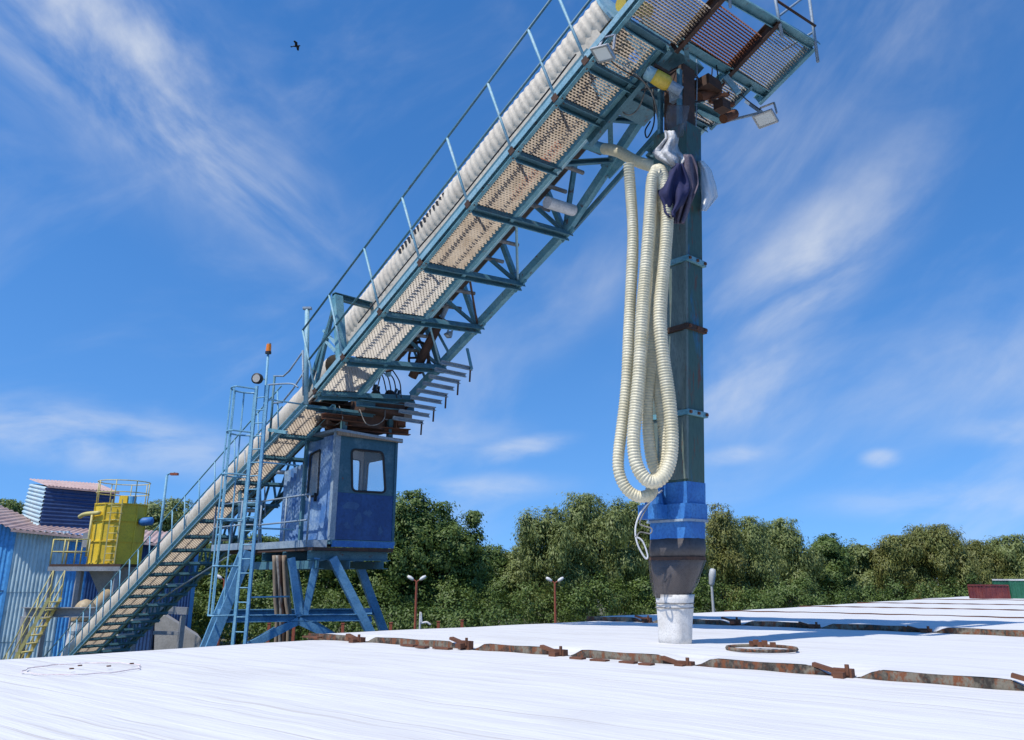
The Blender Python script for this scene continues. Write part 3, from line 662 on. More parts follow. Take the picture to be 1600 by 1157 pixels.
cable([PN(562, 640, 1.3), PN(572, 662, 1.4), PN(588, 664, 1.6), PN(600, 655, 1.8), PN(602, 640, 1.9)], .013, 'cable')
for k in range(4): cable([PN(570+6*k, 610, 1.5), PN(578+8*k, 590-6*k, 1.7), PN(596+9*k, 585+3*k, 2.0), PN(606+7*k, 622, 2.1)], .016, 'black')
# ------------------------------------------------------------------ spout hanging from the boom
foot = onz(1055, 1005, .1); S0 = ony(1058, 780, foot[1]-.02); S1 = ony(1058, 90, foot[1]+.1)
sp = thing('loading_spout', foot, 'tall blue-green square spout ending in a white sleeve on the hatch cover', 'spout')
AX = unit(S1-S0)
def sq(c, hu, hn, ch=.0):
    if ch == 0: return [c+x*hu*U_+y*hn*N_ for x, y in ((-1, -1), (1, -1), (1, 1), (-1, 1))]
    o_ = []
    for x, y in ((-1, -1), (1, -1), (1, 1), (-1, 1)):
        a, b = (x*(hu-ch), y*hn), (x*hu, y*(hn-ch))
        o_ += [a, b] if x*y < 0 else [b, a]
    return [c+p[0]*U_+p[1]*N_ for p in o_]
def at(py): return S0+AX*((ony(1058, py, foot[1])[2]-S0[2])/AX[2])
HU, HN = .34, .20
MB().loft([sq(at(800), HU, HN), sq(at(205), HU, HN)]).build('column', 'column_green', sp)
MB().loft([sq(at(205)+U_*.05, .20, .16), sq(at(110)+U_*.05, .20, .16)]).build('column_head', 'rust_dark', sp)
for k_ in (-1, 1): MB().chan(at(206)+U_*.2*k_-N_*.2, at(120)+U_*.2*k_-N_*.2, .08, .06, U_).build('head_guide', 'dark_blue', sp)
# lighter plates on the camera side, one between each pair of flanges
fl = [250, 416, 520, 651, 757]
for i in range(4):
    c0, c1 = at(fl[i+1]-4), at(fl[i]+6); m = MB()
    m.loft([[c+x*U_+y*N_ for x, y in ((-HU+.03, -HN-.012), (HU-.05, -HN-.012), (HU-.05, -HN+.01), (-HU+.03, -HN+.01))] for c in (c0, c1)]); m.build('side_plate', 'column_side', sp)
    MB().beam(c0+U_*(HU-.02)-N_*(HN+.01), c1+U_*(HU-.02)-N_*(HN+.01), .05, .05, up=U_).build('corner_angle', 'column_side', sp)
for i, y in enumerate(fl[1:4]):
    MB().loft([sq(at(y+5), HU+.045, HN+.045), sq(at(y-3), HU+.045, HN+.045)]).build('flange', ['boom_blue', 'rust_dark', 'boom_blue'][i], sp)
    for k in range(3): MB().box(at(y+1)+U_*(HU+.055)+N_*(-.2+.2*k), .018, .02, .02, U_, N_).build('bolt', 'rust', sp)
MB().loft([sq(at(757)-Z*0, HU+.004, HN+.016), sq(at(795), HU+.004, HN+.016)]).build('painted_skirt', 'spout_blue', sp)
MB().loft([sq(at(815), HU+.05, HN+.06, .07), sq(at(790), HU+.05, HN+.06, .07)]).build('collar', 'spout_blue', sp)
MB().loft([sq(at(817.5), HU+.065, HN+.075, .08), sq(at(814), HU+.065, HN+.075, .08)]).build('collar_flange', 'rail_grey', sp)
MB().loft([sq(at(843), HU+.02, HN+.02, .05), sq(at(815), HU+.02, HN+.02, .05)]).build('lower_box', 'spout_blue', sp)
inl = at(800)-N_*(HN+.14)-U_*.14
cyl('hose_inlet', 'spout_blue', sp, inl+Z*.0, at(764)-N_*(HN+.16)-U_*.16, .15, 14, .11)
MB().box(inl-Z*.02, .17, .17, .10, U_, N_).build('inlet_box', 'spout_blue', sp)
T1('tie_rope', 'white_paint', sp, [at(772)-N_*(HN+.16)-U_*.16+.13*(math.cos(a)*U_+math.sin(a)*N_)+Z*.03*math.sin(2*a) for a in np.linspace(0, 12.56, 40)], .012, 5)
# rubber cone and sleeve, both slightly creased
def ringp(c, hu, hn, k=28, cre=.0, ph=0., rnd=2.6):
    o_ = []
    for i in range(k):
        a = 2*math.pi*i/k; e = 2/rnd
        x, y = abs(math.cos(a))**e*np.sign(math.cos(a)), abs(math.sin(a))**e*np.sign(math.sin(a)); r = 1+cre*math.sin(a*5+ph)+cre*.6*math.sin(a*9+ph*2.1)
        o_.append(c+hu*r*x*U_+hn*r*y*N_)
    return o_
MB().loft([ringp(at(874), HU+.03, HN+.03, rnd=5), ringp(at(858), HU+.04, HN+.04, cre=.01, rnd=6), ringp(at(842), HU+.02, HN+.02, rnd=7)]).build('rubber_skirt', 'rubber', sp, True)
MB().loft([ringp(at(876), HU+.045, HN+.045, rnd=5), ringp(at(871), HU+.045, HN+.045, rnd=5)]).build('wire_band', 'rust_dark', sp)
c_lo = foot+Z*.60
cone = MB().loft([ringp(c_lo, .24, .20, cre=.03), ringp(c_lo*.66+at(874)*.34, .29, .235, cre=.03, ph=.6), ringp(c_lo*.3+at(874)*.7, .345, .275, cre=.02, ph=1.), ringp(at(874), HU+.02, HN+.02, rnd=5)]).build('cone', 'rubber', sp, True)
film = MB().loft([ringp(c_lo+Z*.02, .255, .215, cre=.05, ph=2), ringp(c_lo*.6+at(874)*.4, .325, .27, cre=.05, ph=3), ringp(at(876), HU+.05, HN+.05, cre=.015, rnd=5)], False).build('plastic_wrap', 'plastic_clear', sp, True)
rs = [(-.06, .225, .175, .03, 0), (.12, .235, .185, .035, .4), (.3, .238, .19, .03, .8), (.52, .248, .205, .02, 1.3), (.60, .255, .21, .015, 1.6), (.66, .252, .207, .02, 1.9), (.74, .26, .22, .02, 2.3), (.83, .262, .222, .03, 2.6)]
MB().loft([ringp(foot+Z*z*.78+(at(874)-foot)*v3(1, 1, 0)*z/2, a, b, 36, c*1.4, ph) for z, a, b, c, ph in rs]).build('sleeve', 'cloth_white', sp, True)
for z in (.47, .53): T1('sleeve_tie', 'cable', sp, ringp(foot+Z*z+(at(874)-foot)*v3(1, 1, 0)*z/2, .265, .222, 36)+[ringp(foot+Z*z+(at(874)-foot)*v3(1, 1, 0)*z/2, .265, .222, 36)[0]], .008, 4)
# wires that hang beside the cone
YH = foot[1]-.55
def H(x, y, d=0.): return ony(x, y, YH+d)
T1('hanging_wire', 'white_paint', sp, spline([H(1022, 778), H(1002, 800), H(993, 825), H(996, 850), H(1008, 872), H(1012, 868), H(1004, 846), H(992, 838)], 8), .013, 5)
T1('hanging_wire', 'cable', sp, spline([H(1018, 780), H(1000, 815), H(1006, 822), H(1018, 826), H(1016, 834), H(1000, 832), H(994, 842)], 8), .010, 5)
# ------------------------------------------------------------------ hoses
def hose(label, pts, r, n_=26, pitch=.042):
    path = spline(pts, n_); P = np.array(path); L = np.concatenate([[0], np.cumsum(np.linalg.norm(np.diff(P, axis=0), axis=1))])
    k = int(L[-1]/pitch*4); s_ = np.linspace(0, L[-1], k); Q = np.stack([np.interp(s_, L, P[:, i])+.010*np.sin(s_*(2.3+.7*i)+i*2+L[-1]) for i in range(3)], 1)
    rads = [r*(1.0+.03*math.sin(i*.013+L[-1])+.025*math.sin(i*.05)+(.06 if i % 4 in (0, 1) else -.05)) for i in range(k)]
    m = MB(); m.tube(list(Q), r, 14, True, rads)
    o = m.build('corrugated_hose', 'hose', None, True, path[0]); return tag(o, label, 'hose', 'cream corrugated hoses hanging at the spout')
hose('short cream hose running sideways from the blue air pipe to the column', [PN(944, 233, 1.95), PN(965, 238, 1.9), PN(990, 249, 1.8), PN(1012, 257, 1.7), PN(1034, 264, 1.6), PN(1046, 262, 1.6)], .10)
hose('long cream hose on the left, ending at the blue inlet in the widest loop', [H(983, 256, -.1), H(985, 300), H(988, 380), H(986, 470), H(980, 570), H(972, 660), H(967, 715), H(969, 742), H(980, 764), H(997, 775), H(1013, 774), H(1020, 765, .1)], .083)
hose('looped cream hose slung over the column with its bend nearest the camera', [H(1040, 330, -.1), H(1032, 282, -.16), H(1024, 270, -.2), H(1018, 290, -.2), H(1014, 350, -.2), H(1008, 450, -.2), H(1000, 560, -.2), H(993, 640, -.2), H(990, 690, -.22), H(996, 728, -.24), H(1012, 750, -.26), H(1030, 750, -.26), H(1045, 728, -.24), H(1050, 690, -.22), H(1045, 630, -.2), H(1036, 560, -.2), H(1032, 500, -.2), H(1037, 420, -.2), H(1041, 350, -.2), H(1040, 300, -.18), H(1033, 268, -.12), H(1024, 266, .0)], .095)
hose('inner cream hose loop half hidden between the two outer hoses', [H(1026, 275, .02), H(1024, 330, .04), H(1028, 420, .05), H(1022, 520, .05), H(1014, 590, .05), H(1011, 640, .05), H(1015, 690, .05), H(1022, 728, .05), H(1032, 738, .05), H(1040, 715, .06), H(1036, 660, .08), H(1026, 600, .1), H(1024, 560, .12)], .083)
# ------------------------------------------------------------------ rags and sheeting tied at the column head
def cloth(name, outline, Y, label, cat, mat, amp=.06, n_=18, thick=.012, seed=1):
    """hanging sheet: outline = [(y, x_left, x_right)] from top to bottom, folded in depth"""
    rr = np.random.default_rng(seed); ph = rr.uniform(0, 6, 4); m = MB(); vs = []; R_ = []
    ys = [o_[0] for o_ in outline]; K = 22
    for i in range(K):
        y = ys[0]+(ys[-1]-ys[0])*i/(K-1); xl = np.interp(y, ys, [o_[1] for o_ in outline]); xr = np.interp(y, ys, [o_[2] for o_ in outline])
        for j in range(n_):
            q = j/(n_-1); f = amp*(math.sin(q*9+ph[0]+i*.12)+.6*math.sin(q*17+ph[1]-i*.2)+.4*math.sin(i*.5+ph[2]))*(.3+.7*i/K)
            vs.append(ony(xl+(xr-xl)*q, y, Y+f-.15*math.sin(q*math.pi)))
    m.add(vs, [(i*n_+j, i*n_+j+1, (i+1)*n_+j+1, (i+1)*n_+j) for i in range(K-1) for j in range(n_-1)])
    o = m.build(name, mat, None, True, vs[0]); md = o.modifiers.new('thick', 'SOLIDIFY'); md.thickness = thick
    return tag(o, label, cat)
cloth('hanging_rag', [(256, 1056, 1066), (275, 1042, 1074), (290, 1032, 1078), (302, 1028, 1076), (318, 1036, 1068), (332, 1038, 1056), (340, 1046, 1054)], YH-.18, 'dark navy rag tied to the column above the hoses', 'rag', 'navy_cloth', .11, seed=2)
cloth('hanging_rag', [(242, 1066, 1082), (262, 1062, 1090), (290, 1066, 1092), (320, 1056, 1080), (350, 1052, 1068)], YH+.06, 'plum coloured rag hanging beside the navy rag on the column', 'rag', 'plum_cloth', .11, seed=3)
cloth('plastic_sheet', [(252, 1090, 1098), (265, 1094, 1110), (290, 1095, 1118), (308, 1095, 1122), (330, 1094, 1104)], YH+.45, 'whitish plastic sheet bulging from the right side of the column', 'plastic sheet', 'plastic_film', .05, seed=4)
cloth('foil_wrap', [(205, 1038, 1056), (216, 1040, 1060), (228, 1030, 1058), (238, 1020, 1062), (248, 1026, 1072), (258, 1044, 1066), (264, 1052, 1068)], YH+.0, 'silvery wrap around the column head above the rags', 'wrap', 'silver_foil', .13, seed=5)
cloth('net_bag', [(165, 1044, 1078), (190, 1040, 1072), (215, 1044, 1066)], YH+.12, 'grey translucent bag hanging above the silvery wrap', 'bag', 'plastic_clear', .06, seed=6)
# ------------------------------------------------------------------ motor and floodlights
mo = thing('gear_motor', PN(1032, 130, 1.35), 'yellow cylindrical motor with pale blue cap under the boom head', 'motor')
a, b = PN(1020, 118, .95), PN(1046, 133, 1.2)
d = unit(b-a); MB().tube([a, a+d*.02, a+d*.1, b-d*.06, b], .13, 18, True, [.09, .125, .13, .13, .10]).build('housing', 'motor_yellow', mo, True)
MB().tube([a-d*.14, a-d*.12, a+d*.02], .12, 18, True, [.07, .115, .12]).build('end_cap', 'pale_blue', mo, True)
cyl('gearbox', 'rail_grey', mo, b-d*.01, b+d*.22, .09, 12); MB().box((a+b)/2+Z*.16, .14, .08, .03, d, unit(np.cross(Z, d))).build('foot', 'rust_dark', mo)
def flood(label, c, fx, fy, face, w_, h):
    """c lens centre; fx, fy in-plane axes"""
    f = thing('floodlight', c, label, 'floodlight', 'floodlights under the boom'); nrm = unit(np.cross(fx, fy)); nrm = nrm if nrm@(CAM-c) > 0 else -nrm
    m = MB(); m.loft([[c-nrm*.10+x*w_*.35*fx+y*h*.35*fy for x, y in ((-1, -1), (1, -1), (1, 1), (-1, 1))], [c-nrm*.03+x*w_*.5*fx+y*h*.5*fy for x, y in ((-1, -1), (1, -1), (1, 1), (-1, 1))], [c+x*w_*.5*fx+y*h*.5*fy for x, y in ((-1, -1), (1, -1), (1, 1), (-1, 1))]])
    m.build('housing', 'aluminium', f)
    m = MB()
    for s_ in (-1, 1):
        m.beam(c+nrm*.008+s_*h*.47*fy-fx*w_*.5, c+nrm*.008+s_*h*.47*fy+fx*w_*.5, .03, .025, nrm); m.beam(c+nrm*.006+s_*w_*.47*fx-fy*h*.44, c+nrm*.006+s_*w_*.47*fx+fy*h*.44, .03, .025, nrm)
    m.build('frame', 'aluminium', f)
    MB().box(c+nrm*.004, w_*.43, h*.43, .003, fx, fy, nrm).build('lens', 'lamp_glass', f)
    m = MB(); m.beam(c-nrm*.05-fx*w_*.55, c-nrm*.3-fx*w_*.35+fy*.1, .02, .04); m.beam(c-nrm*.05+fx*w_*.55, c-nrm*.3+fx*w_*.35+fy*.1, .02, .04); m.beam(c-nrm*.3-fx*w_*.35+fy*.1, c-nrm*.3+fx*w_*.35+fy*.1, .04, .02); m.build('bracket', 'aluminium', f)
def flood_at(label, x0, y0, x1, y1, a, w_, h, down=.55):
    p0, p1 = PN(x0, y0, a), PN(x1, y1, a); c = (p0+p1)/2; fx = unit(p1-p0); nr = unit(unit(CAM-c)*.75-Z*down); nr = unit(nr-(nr@fx)*fx)
    flood(label, c, fx, unit(np.cross(nr, fx)), None, w_, h)
flood_at('square floodlight on the walkway edge beside the boom head', 926, 88, 958, 80, -.1, .36, .27)
flood_at('square floodlight hanging lowest at the right end of the platform', 1180, 192, 1212, 180, 3.75, .40, .28)
MB().beam(PN(1190, 176, 3.9), BM(-7.6, 4.05, -.02), .05, .06).build('lamp_arm', 'rail_grey', bm); MB().beam(PN(1190, 176, 3.9), BM(-8.3, 3.8, -.02), .04, .04).build('lamp_arm', 'rail_grey', bm)
flood_at('small rusty floodlight under the boom near the step brackets', 694, 525, 706, 524, 2.5, .17, .12)
# ------------------------------------------------------------------ support tower
dT = v3(math.sin(math.radians(65)), math.cos(math.radians(65)), 0); nT = v3(-dT[1], dT[0], 0)
cn, cf = nT@v3(-4.2, 18.7, 0), nT@v3(-4.2, 20.6, 0)
def TP(x, y, c_): return onpl(x, y, nT, c_)
tw = thing('support_tower', v3(-4.3, 18.8, GZ), 'blue splayed steel trestle under the operator cabin', 'trestle')
def leg(q0, q1, c_, w_=.19, name='leg', mat='leg_blue'):
    p0, p1 = TP(*q0, c_), TP(*q1, c_); d = unit(p1-p0)
    if name == 'leg': p1 = p0+(p1-p0)*((GZ-p0[2])/(p1[2]-p0[2]))
    MB().chan(p0, p1, w_, w_, nT, .02).build(name, mat, tw)
    if name == 'leg': MB().box(p1+Z*.02, .25, .25, .02).build('base_plate', 'rust_dark', tw)
leg((389.5, 862), (331.5, 1004), cn); leg((519, 872), (578, 988), cn); leg((381, 860), (325, 998), cf); leg((556, 870), (600, 988), cf)
def hb(x0, x1, y, c_, h=.15): MB().chan(TP(x0, y, c_), TP(x1, y-2, c_), .15, h, Z, .018).build('tie_beam', 'leg_blue', tw)
hb(347, 572, 967, cn); hb(343, 592, 958, cf)
for c_, dx, dy in ((cn, 0, 8), (cf, 3, 0)):
    cx = 470+dx
    leg((455+dx, 872), (cx-2, 955+dy), c_, .15, 'strut'); leg((495+dx, 872), (cx+6, 953+dy), c_, .13, 'strut')
    for tx in ((395, 1006), (530, 1000)):
        p0, p1 = TP(cx-4, 962+dy, c_), TP(*tx, c_); p1 = p0+(p1-p0)*((GZ-p0[2])/(p1[2]-p0[2])) if False else p1+(p1-p0)*.9
        MB().chan(p0, p1, .16, .15, nT, .016).build('knee_brace', 'leg_blue', tw)
for x, y in ((346, 962), (575, 960)): MB().chan(TP(x, y+6, cn), TP(x, y-3, cf), .18, .2).build('tie_beam', 'leg_blue', tw)
# slewing platform frame under the cabin
zp = 1.42
pa = [PN(519, 843, 1.0), ]
CF = pa[0]*v3(1, 1, 0)                      # front near corner of the cabin in plan
ca = thing('operator_cabin', CF+Z*1.8, 'weathered blue operator cabin with rounded window hanging below the boom', 'cabin')
def CP(s_, a, z): return CF-U_*s_+N_*a+Z*z
CW, CH, CD = 1.62, 2.42, 1.45; ZB = 1.80
for s_ in (.1, 1.3, 2.4): MB().chan(CP(s_, -.5, 1.44), CP(s_, CW, 1.44), .16, .20).build('platform_joist', 'dark_blue', tw)
for a in (-.3, .5, 1.4): MB().chan(CP(-.1, a, 1.24), CP(4.6, a, 1.24), .14, .18).build('platform_joist', 'dark_blue', tw)
MB().box(CP(2.2, .55, 1.58), 2.3, 1.05, .035, U_, N_).build('platform_plate', 'rust_dark', tw)
cyl('slewing_ring', 'rust_dark', tw, CP(.6, .8, 3.95+.5), CP(.6, .8, 4.8), .75, 28)
for a in (.15, 1.45):
    for s_ in (.05, 1.35): B1('hanger', 'dark_blue', tw, CP(s_, a, 4.1), CP(s_, a, 4.75), .12, .12)
# --- cabin shell: front with a rounded window opening
def quadwin(name, c00, ex, ey, W_, H_, hole, rad, thick, mat, par, nrm):
    """panel W_ x H_ in axes ex, ey with one rounded quadrilateral opening (hole = 4 corners)"""
    m = MB(); cr = [np.array(h) for h in hole]; inner = []; K = 6
    for i in range(4):
        p, a, b = cr[i], cr[i-1], cr[(i+1) % 4]; da, db = unit(a-p), unit(b-p)
        for k in range(K): 
            t = k/(K-1); A1, B1_ = p+da*rad, p+db*rad; inner.append((1-t)**2*A1+2*t*(1-t)*p+t*t*B1_)
    ctr = sum(inner)/len(inner); outer = []
    for p in inner:
        d = p-ctr; ks = [((W_ if d[0] > 0 else 0)-ctr[0])/d[0] if abs(d[0]) > 1e-6 else 9e9, ((H_ if d[1] > 0 else 0)-ctr[1])/d[1] if abs(d[1]) > 1e-6 else 9e9]
        outer.append(ctr+d*min(ks))
    for cx, cy in ((0, 0), (W_, 0), (W_, H_), (0, H_)):      # pull the nearest outer point into each corner
        j = min(range(len(outer)), key=lambda i: np.hypot(*(outer[i]-(cx, cy)))); outer[j] = np.array((cx, cy), float)
    k = len(inner); w3 = lambda p, o_: c00+p[0]*ex+p[1]*ey+nrm*o_
    vs = [w3(p, o_) for o_ in (0, -thick) for p in inner]+[w3(p, o_) for o_ in (0, -thick) for p in outer]
    fs = []
    for i in range(k):
        j = (i+1) % k; fs += [(i, j, 2*k+j, 2*k+i), (k+j, k+i, 3*k+i, 3*k+j), (j, i, k+i, k+j), (2*k+i, 2*k+j, 3*k+j, 3*k+i)]
    m.add(vs, fs); o = m.build(name, mat, par)
    g_ = MB(); g_.tube([w3(p, .006) for p in inner+inner[:1]], .028, 6); g_.build('window_gasket', 'black', o)
    g_ = MB(); g_.add([w3(p, -thick*.5) for p in inner], [tuple(range(k))]); g_.build('window_pane', 'glass', o)
    return o
HL = 1.06    # height of the dark lower panel
MB().box(CP(-.0, CW/2, ZB+HL/2), .025, CW/2, HL/2, U_, N_).build('front_lower_panel', 'cabin_lower', ca)
quadwin('front_upper_panel', CP(-.015, 0, ZB+HL+.004), N_, Z, CW, CH-HL-.004, [(.44, .05), (1.36, .07), (1.24, 1.04), (.36, 1.03)], .12, .05, 'cabin_upper', ca, U_)
for x, y, a, b in ((.45, .75, .18, .10), (.62, .45, .10, .14), (.9, .62, .12, .07), (1.25, .22, .06, .12), (.35, .3, .09, .08)):
    m = MB(); k = 14; rr = np.random.default_rng(int(x*100)); m.add([CP(-.0275, x+a*(1+.5*rr.uniform(-1, 1))*math.cos(2*math.pi*i/k), ZB+y+b*(1+.5*rr.uniform(-1, 1))*math.sin(2*math.pi*i/k)) for i in range(k)], [tuple(range(k))]); m.build('faded_patch', 'patch', ca)
# near side: lower door skin, glazed upper, corner posts
MB().box(CP(.38, -.0, ZB+CH/2), .30, .02, CH/2, U_, N_).build('side_panel', 'cabin_side', ca)
quadwin('door', CP(1.42, .0, ZB+.02), U_, Z, .72, CH-.06, [(.10, 1.02), (.62, 1.02), (.60, 2.12), (.12, 2.05)], .07, .05, 'cabin_side', ca, -N_)
MB().box(CP(.85, -.045, ZB+1.0), .02, .03, .10, U_, N_).build('door_handle', 'black', ca)
MB().beam(CP(.02, -.02, ZB-.02), CP(.02, -.02, ZB+CH+.1), .13, .12, up=U_).build('corner_post', 'rail_grey', ca)
MB().beam(CP(1.47, -.03, ZB-.02), CP(1.47, -.03, ZB+CH+.1), .09, .10, up=U_).build('corner_post', 'dark_blue', ca)
MB().beam(CP(.0, CW+.0, ZB-.02), CP(.0, CW+.0, ZB+CH), .07, .08, up=U_).build('corner_post', 'cabin_upper', ca)
MB().box(CP(CD/2, CW+.0, ZB+HL/2), CD/2, .02, HL/2, U_, N_).build('far_panel', 'cabin_lower', ca)
quadwin('far_panel', CP(CD, CW+.012, ZB+HL+.004), U_, Z, CD, CH-HL-.004, [(.12, .08), (1.33, .08), (1.3, .98), (.15, .97)], .1, .05, 'cabin_upper', ca, N_)
quadwin('rear_panel', CP(CD+.015, CW, ZB), -N_, Z, CW, CH, [(.10, 1.15), (.62, 1.15), (.62, 2.1), (.10, 2.1)], .1, .04, 'white_paint', ca, -U_)
MB().box(CP(.72, CW/2-.02, ZB+CH+.05), .88, CW/2+.12, .03, unit(U_-Z*.02), unit(N_-Z*.04), Z).build('roof', 'rail_grey', ca)
MB().box(CP(-.12, CW/2, ZB+CH+.0), .03, CW/2+.10, .05, U_, N_).build('roof_trim', 'wood', ca)
MB().box(CP(.75, CW/2, ZB-.06), .80, CW/2+.06, .05, U_, N_).build('floor', 'dark_blue', ca)
MB().box(CP(-.03, CW/2, ZB-.10), .03, CW/2+.02, .07, U_, N_).build('sill_beam', 'spout_blue', ca)
# seat inside with headrest
MB().box(CP(.9, .8, ZB+.75), .24, .25, .06, U_, N_).build('seat', 'black', ca)
MB().loft([sq(CP(1.1, .8, ZB+.8), .05, .22, .03), sq(CP(1.15, .8, ZB+1.35), .05, .2, .03), sq(CP(1.16, .8, ZB+1.5), .03, .1, .02)]).build('seat_back', 'black', ca)
m = MB(); k = 20; cc_ = CP(.5, .86, ZB+1.02); m.tube([cc_+.16*(math.cos(2*math.pi*i/k)*N_+math.sin(2*math.pi*i/k)*unit(Z*.6-U_*.4)) for i in range(k+1)], .02, 6); m.build('control_wheel', 'black', ca)
MB().tube([CP(1.3, .62, ZB+1.55), CP(1.3, .62, ZB+1.72), CP(1.3, .62, ZB+2.0)], .1, 12, True, [.06, .14, .04]).build('hanging_helmet', 'rust_dark', ca, True)
# corrugated blue screen left of the cabin
m = MB(); m.sheet(CP(2.85, .1, ZB-.02), CP(1.55, .05, ZB-.02), CP(1.55, .05, ZB+1.9), CP(2.85, .1, ZB+1.8), .03, 7, 0, out=-N_); scn = m.build('windbreak_screen', 'cabin_side', ca)
# --- balcony
bal = thing('cabin_balcony', CP(2.5, -.5, 1.62), 'grey railed balcony in front of the cabin door', 'balcony')
bo = [(4.75, -.35), (4.75, -.85), (3.1, -.85), (2.75, -.5), (.25, -.5), (.05, -.1)]
for i in range(len(bo)-1): MB().beam(CP(*bo[i], 1.70), CP(*bo[i+1], 1.70), .05, .16).build('edge_beam', 'rail_grey', bal)
m = MB(); pl = [CP(s_, a, 1.66) for s_, a in bo]+[CP(.05, .0, 1.66), CP(4.75, .0, 1.66)]; m.loft([[p-Z*.03 for p in pl], pl]); m.build('floor', 'rust_dark', bal)
for z in (2.22, 2.80):
    for i in range(4): T1('handrail', 'rail_grey', bal, [CP(*bo[i], z), CP(*bo[i+1], z)], .022, 6)
for i in range(5): T1('railing_post', 'rail_grey', bal, [CP(*bo[i], 1.7), CP(*bo[i], 2.82)], .024, 6)
T1('railing_post', 'rail_grey', bal, [CP(1.4, -.5, 1.7), CP(1.4, -.5, 2.8)], .022, 6)
for k in range(6):     # short inner stair up to the boom walkway
    MB().box(CP(3.6+.05*k, -.35, 1.9+.26*k), .12, .25, .012, U_, N_).build('stair_tread', 'boom_blue', bal)
for a in (-.62, -.08): MB().beam(CP(3.55, a, 1.68), CP(3.95, a, 3.5), .04, .14).build('stair_stringer', 'pale_blue', bal)
for a in (-.62, -.08): T1('handrail', 'rail_grey', bal, [CP(3.4, a, 2.5), CP(3.8, a, 4.2)], .02, 6)
# --- cable bundle from the platform to the ground
cb = thing('cable_bundle', TP(440, 1000, cn+1.0)*v3(1, 1, 0)+Z*GZ, 'bundle of weathered brown and grey cables hanging below the platform', 'cables')
for k in range(8):
    o_ = v3((k % 4)*.09-.14, (k//4)*.09, 0); p0, p1 = TP(436, 868, cn+1.0)+o_*.8, TP(441, 1000, cn+1.0)+o_
    mid = (p0+p1)/2+v3(.05*math.sin(k*2.1), 0, 0); p2 = v3(p1[0], p1[1], GZ); MB().tube(spline([p0, mid, p1, p2], 6), .045, 7).build('cable', ['wood', 'cable', 'rust_dark', 'wood'][k % 4], cb, True)
# ------------------------------------------------------------------ caged ladder
DL = 17.4
lb = ony(379, 1003, DL); lx, ly = ony(392, 800, DL)[:2]
ld = thing('caged_ladder', v3(lx, ly, GZ), 'tall pale blue ladder with safety cage left of the cabin', 'ladder')
dl = unit(v3(.94, -.34, 0)); el = v3(-dl[1], dl[0], 0)
def LPp(x, z, o_=0.): return v3(lx, ly, z)+dl*x+el*o_
ztop = ony(405, 604, DL)[2]
for x in (-.15, .15): MB().beam(LPp(x, GZ), LPp(x, ztop+.02), .04, .07, up=dl).build('stringer', 'leg_blue' if x > 0 else 'ladder_blue', ld)
zr = GZ+.3
while zr < ztop: T1('rung', 'ladder_blue', ld, [LPp(-.15, zr), LPp(.15, zr)], .015, 6); zr += .29
hz = [ony(395, y, DL)[2] for y in (607, 675, 742, 812, 885, 962)]
def hoop(z, rx=.36, k=14): return [LPp(-.18, z)]+[LPp(-.40-rx*math.sin(math.pi*i/k)*.92, z, -.36*math.cos(math.pi*i/k)) for i in range(k+1)][::1]+[LPp(-.18, z, .02)]
for z in hz: MB().tube(hoop(z), .02, 6).build('cage_hoop', 'ladder_blue', ld)
for i in range(1, 14, 3): 
    j = i+1; MB().beam(hoop(hz[0])[j], hoop(hz[-1])[j], .035, .012, up=el).build('cage_bar', 'ladder_blue', ld)
for i in range(4): T1('standoff', 'ladder_blue', ld, [LPp(.15, ztop-1.4*i-.3), LPp(.15, ztop-1.4*i-.3)+N_*.9], .02, 6)
T1('guard_rail', 'rail_grey', ld, spline([LPp(.15, ztop), LPp(.2, ztop+.02, 0), LPp(.75, ztop+.0), LPp(.95, ztop-.1)], 6), .02, 6)
# ------------------------------------------------------------------ poles near the pivot
bp0, bp1 = ony(407, 720, DL+.3), ony(419, 553, DL+.3)
be = thing('beacon_pole', bp0, 'thin pole with orange warning beacon and round siren beside the ladder top', 'warning light')
T1('pole', 'ladder_blue', be, [bp0, bp1], .028, 7); cyl('beacon_base', 'black', be, bp1, bp1+Z*.05, .07, 12); cyl('beacon', 'orange_lens', be, bp1+Z*.05, bp1+Z*.22, .062, 14, .055); cyl('beacon_cap', 'aluminium', be, bp1+Z*.22, bp1+Z*.25, .05, 12)
h0 = ony(406, 593, DL+.25); hd = unit(v3(-.2, -1, -.1)); MB().tube([h0-hd*-.0, h0+hd*.05, h0+hd*.06, h0+hd*.16], .1, 16, True, [.05, .08, .12, .125]).build('siren', 'black', be, True); cyl('siren_face', 'grating_pale', be, h0+hd*.161, h0+hd*.166, .09, 14)
MB().beam(h0, ony(414, 593, DL+.3), .03, .03).build('siren_bracket', 'ladder_blue', be)
p0, p1 = PN(478, 632, -.05), PN(480, 484, -.05); po = thing('mast_pole', p0, 'tall pale blue pole with flat cap at the foot of the boom', 'pole')
T1('pole', 'pale_blue', po, [p0, p1], .055, 10); MB().box(p1+Z*.03, .10, .06, .025).build('cap', 'rail_grey', po)
gr = thing('pivot_guardrail', PN(430, 690, -.05), 'bent grey guardrail between ladder top and boom foot', 'railing')
R1 = [PN(428, 588, -.05), PN(443, 588, -.05), PN(452, 580, -.05), PN(473, 550, -.05)]; R2 = [PN(428, 630, -.05), PN(441, 629, -.05), PN(458, 608, -.05), PN(476, 580, -.05)]
T1('handrail', 'rail_grey', gr, R1, .022, 7); T1('handrail', 'rail_grey', gr, R2, .022, 7); T1('railing_post', 'dark_blue', gr, [PN(429, 588, -.05), PN(421, 690, -.05)], .03, 7); T1('railing_post', 'rail_grey', gr, [PN(473, 548, -.05), PN(474, 618, -.05)], .025, 7)
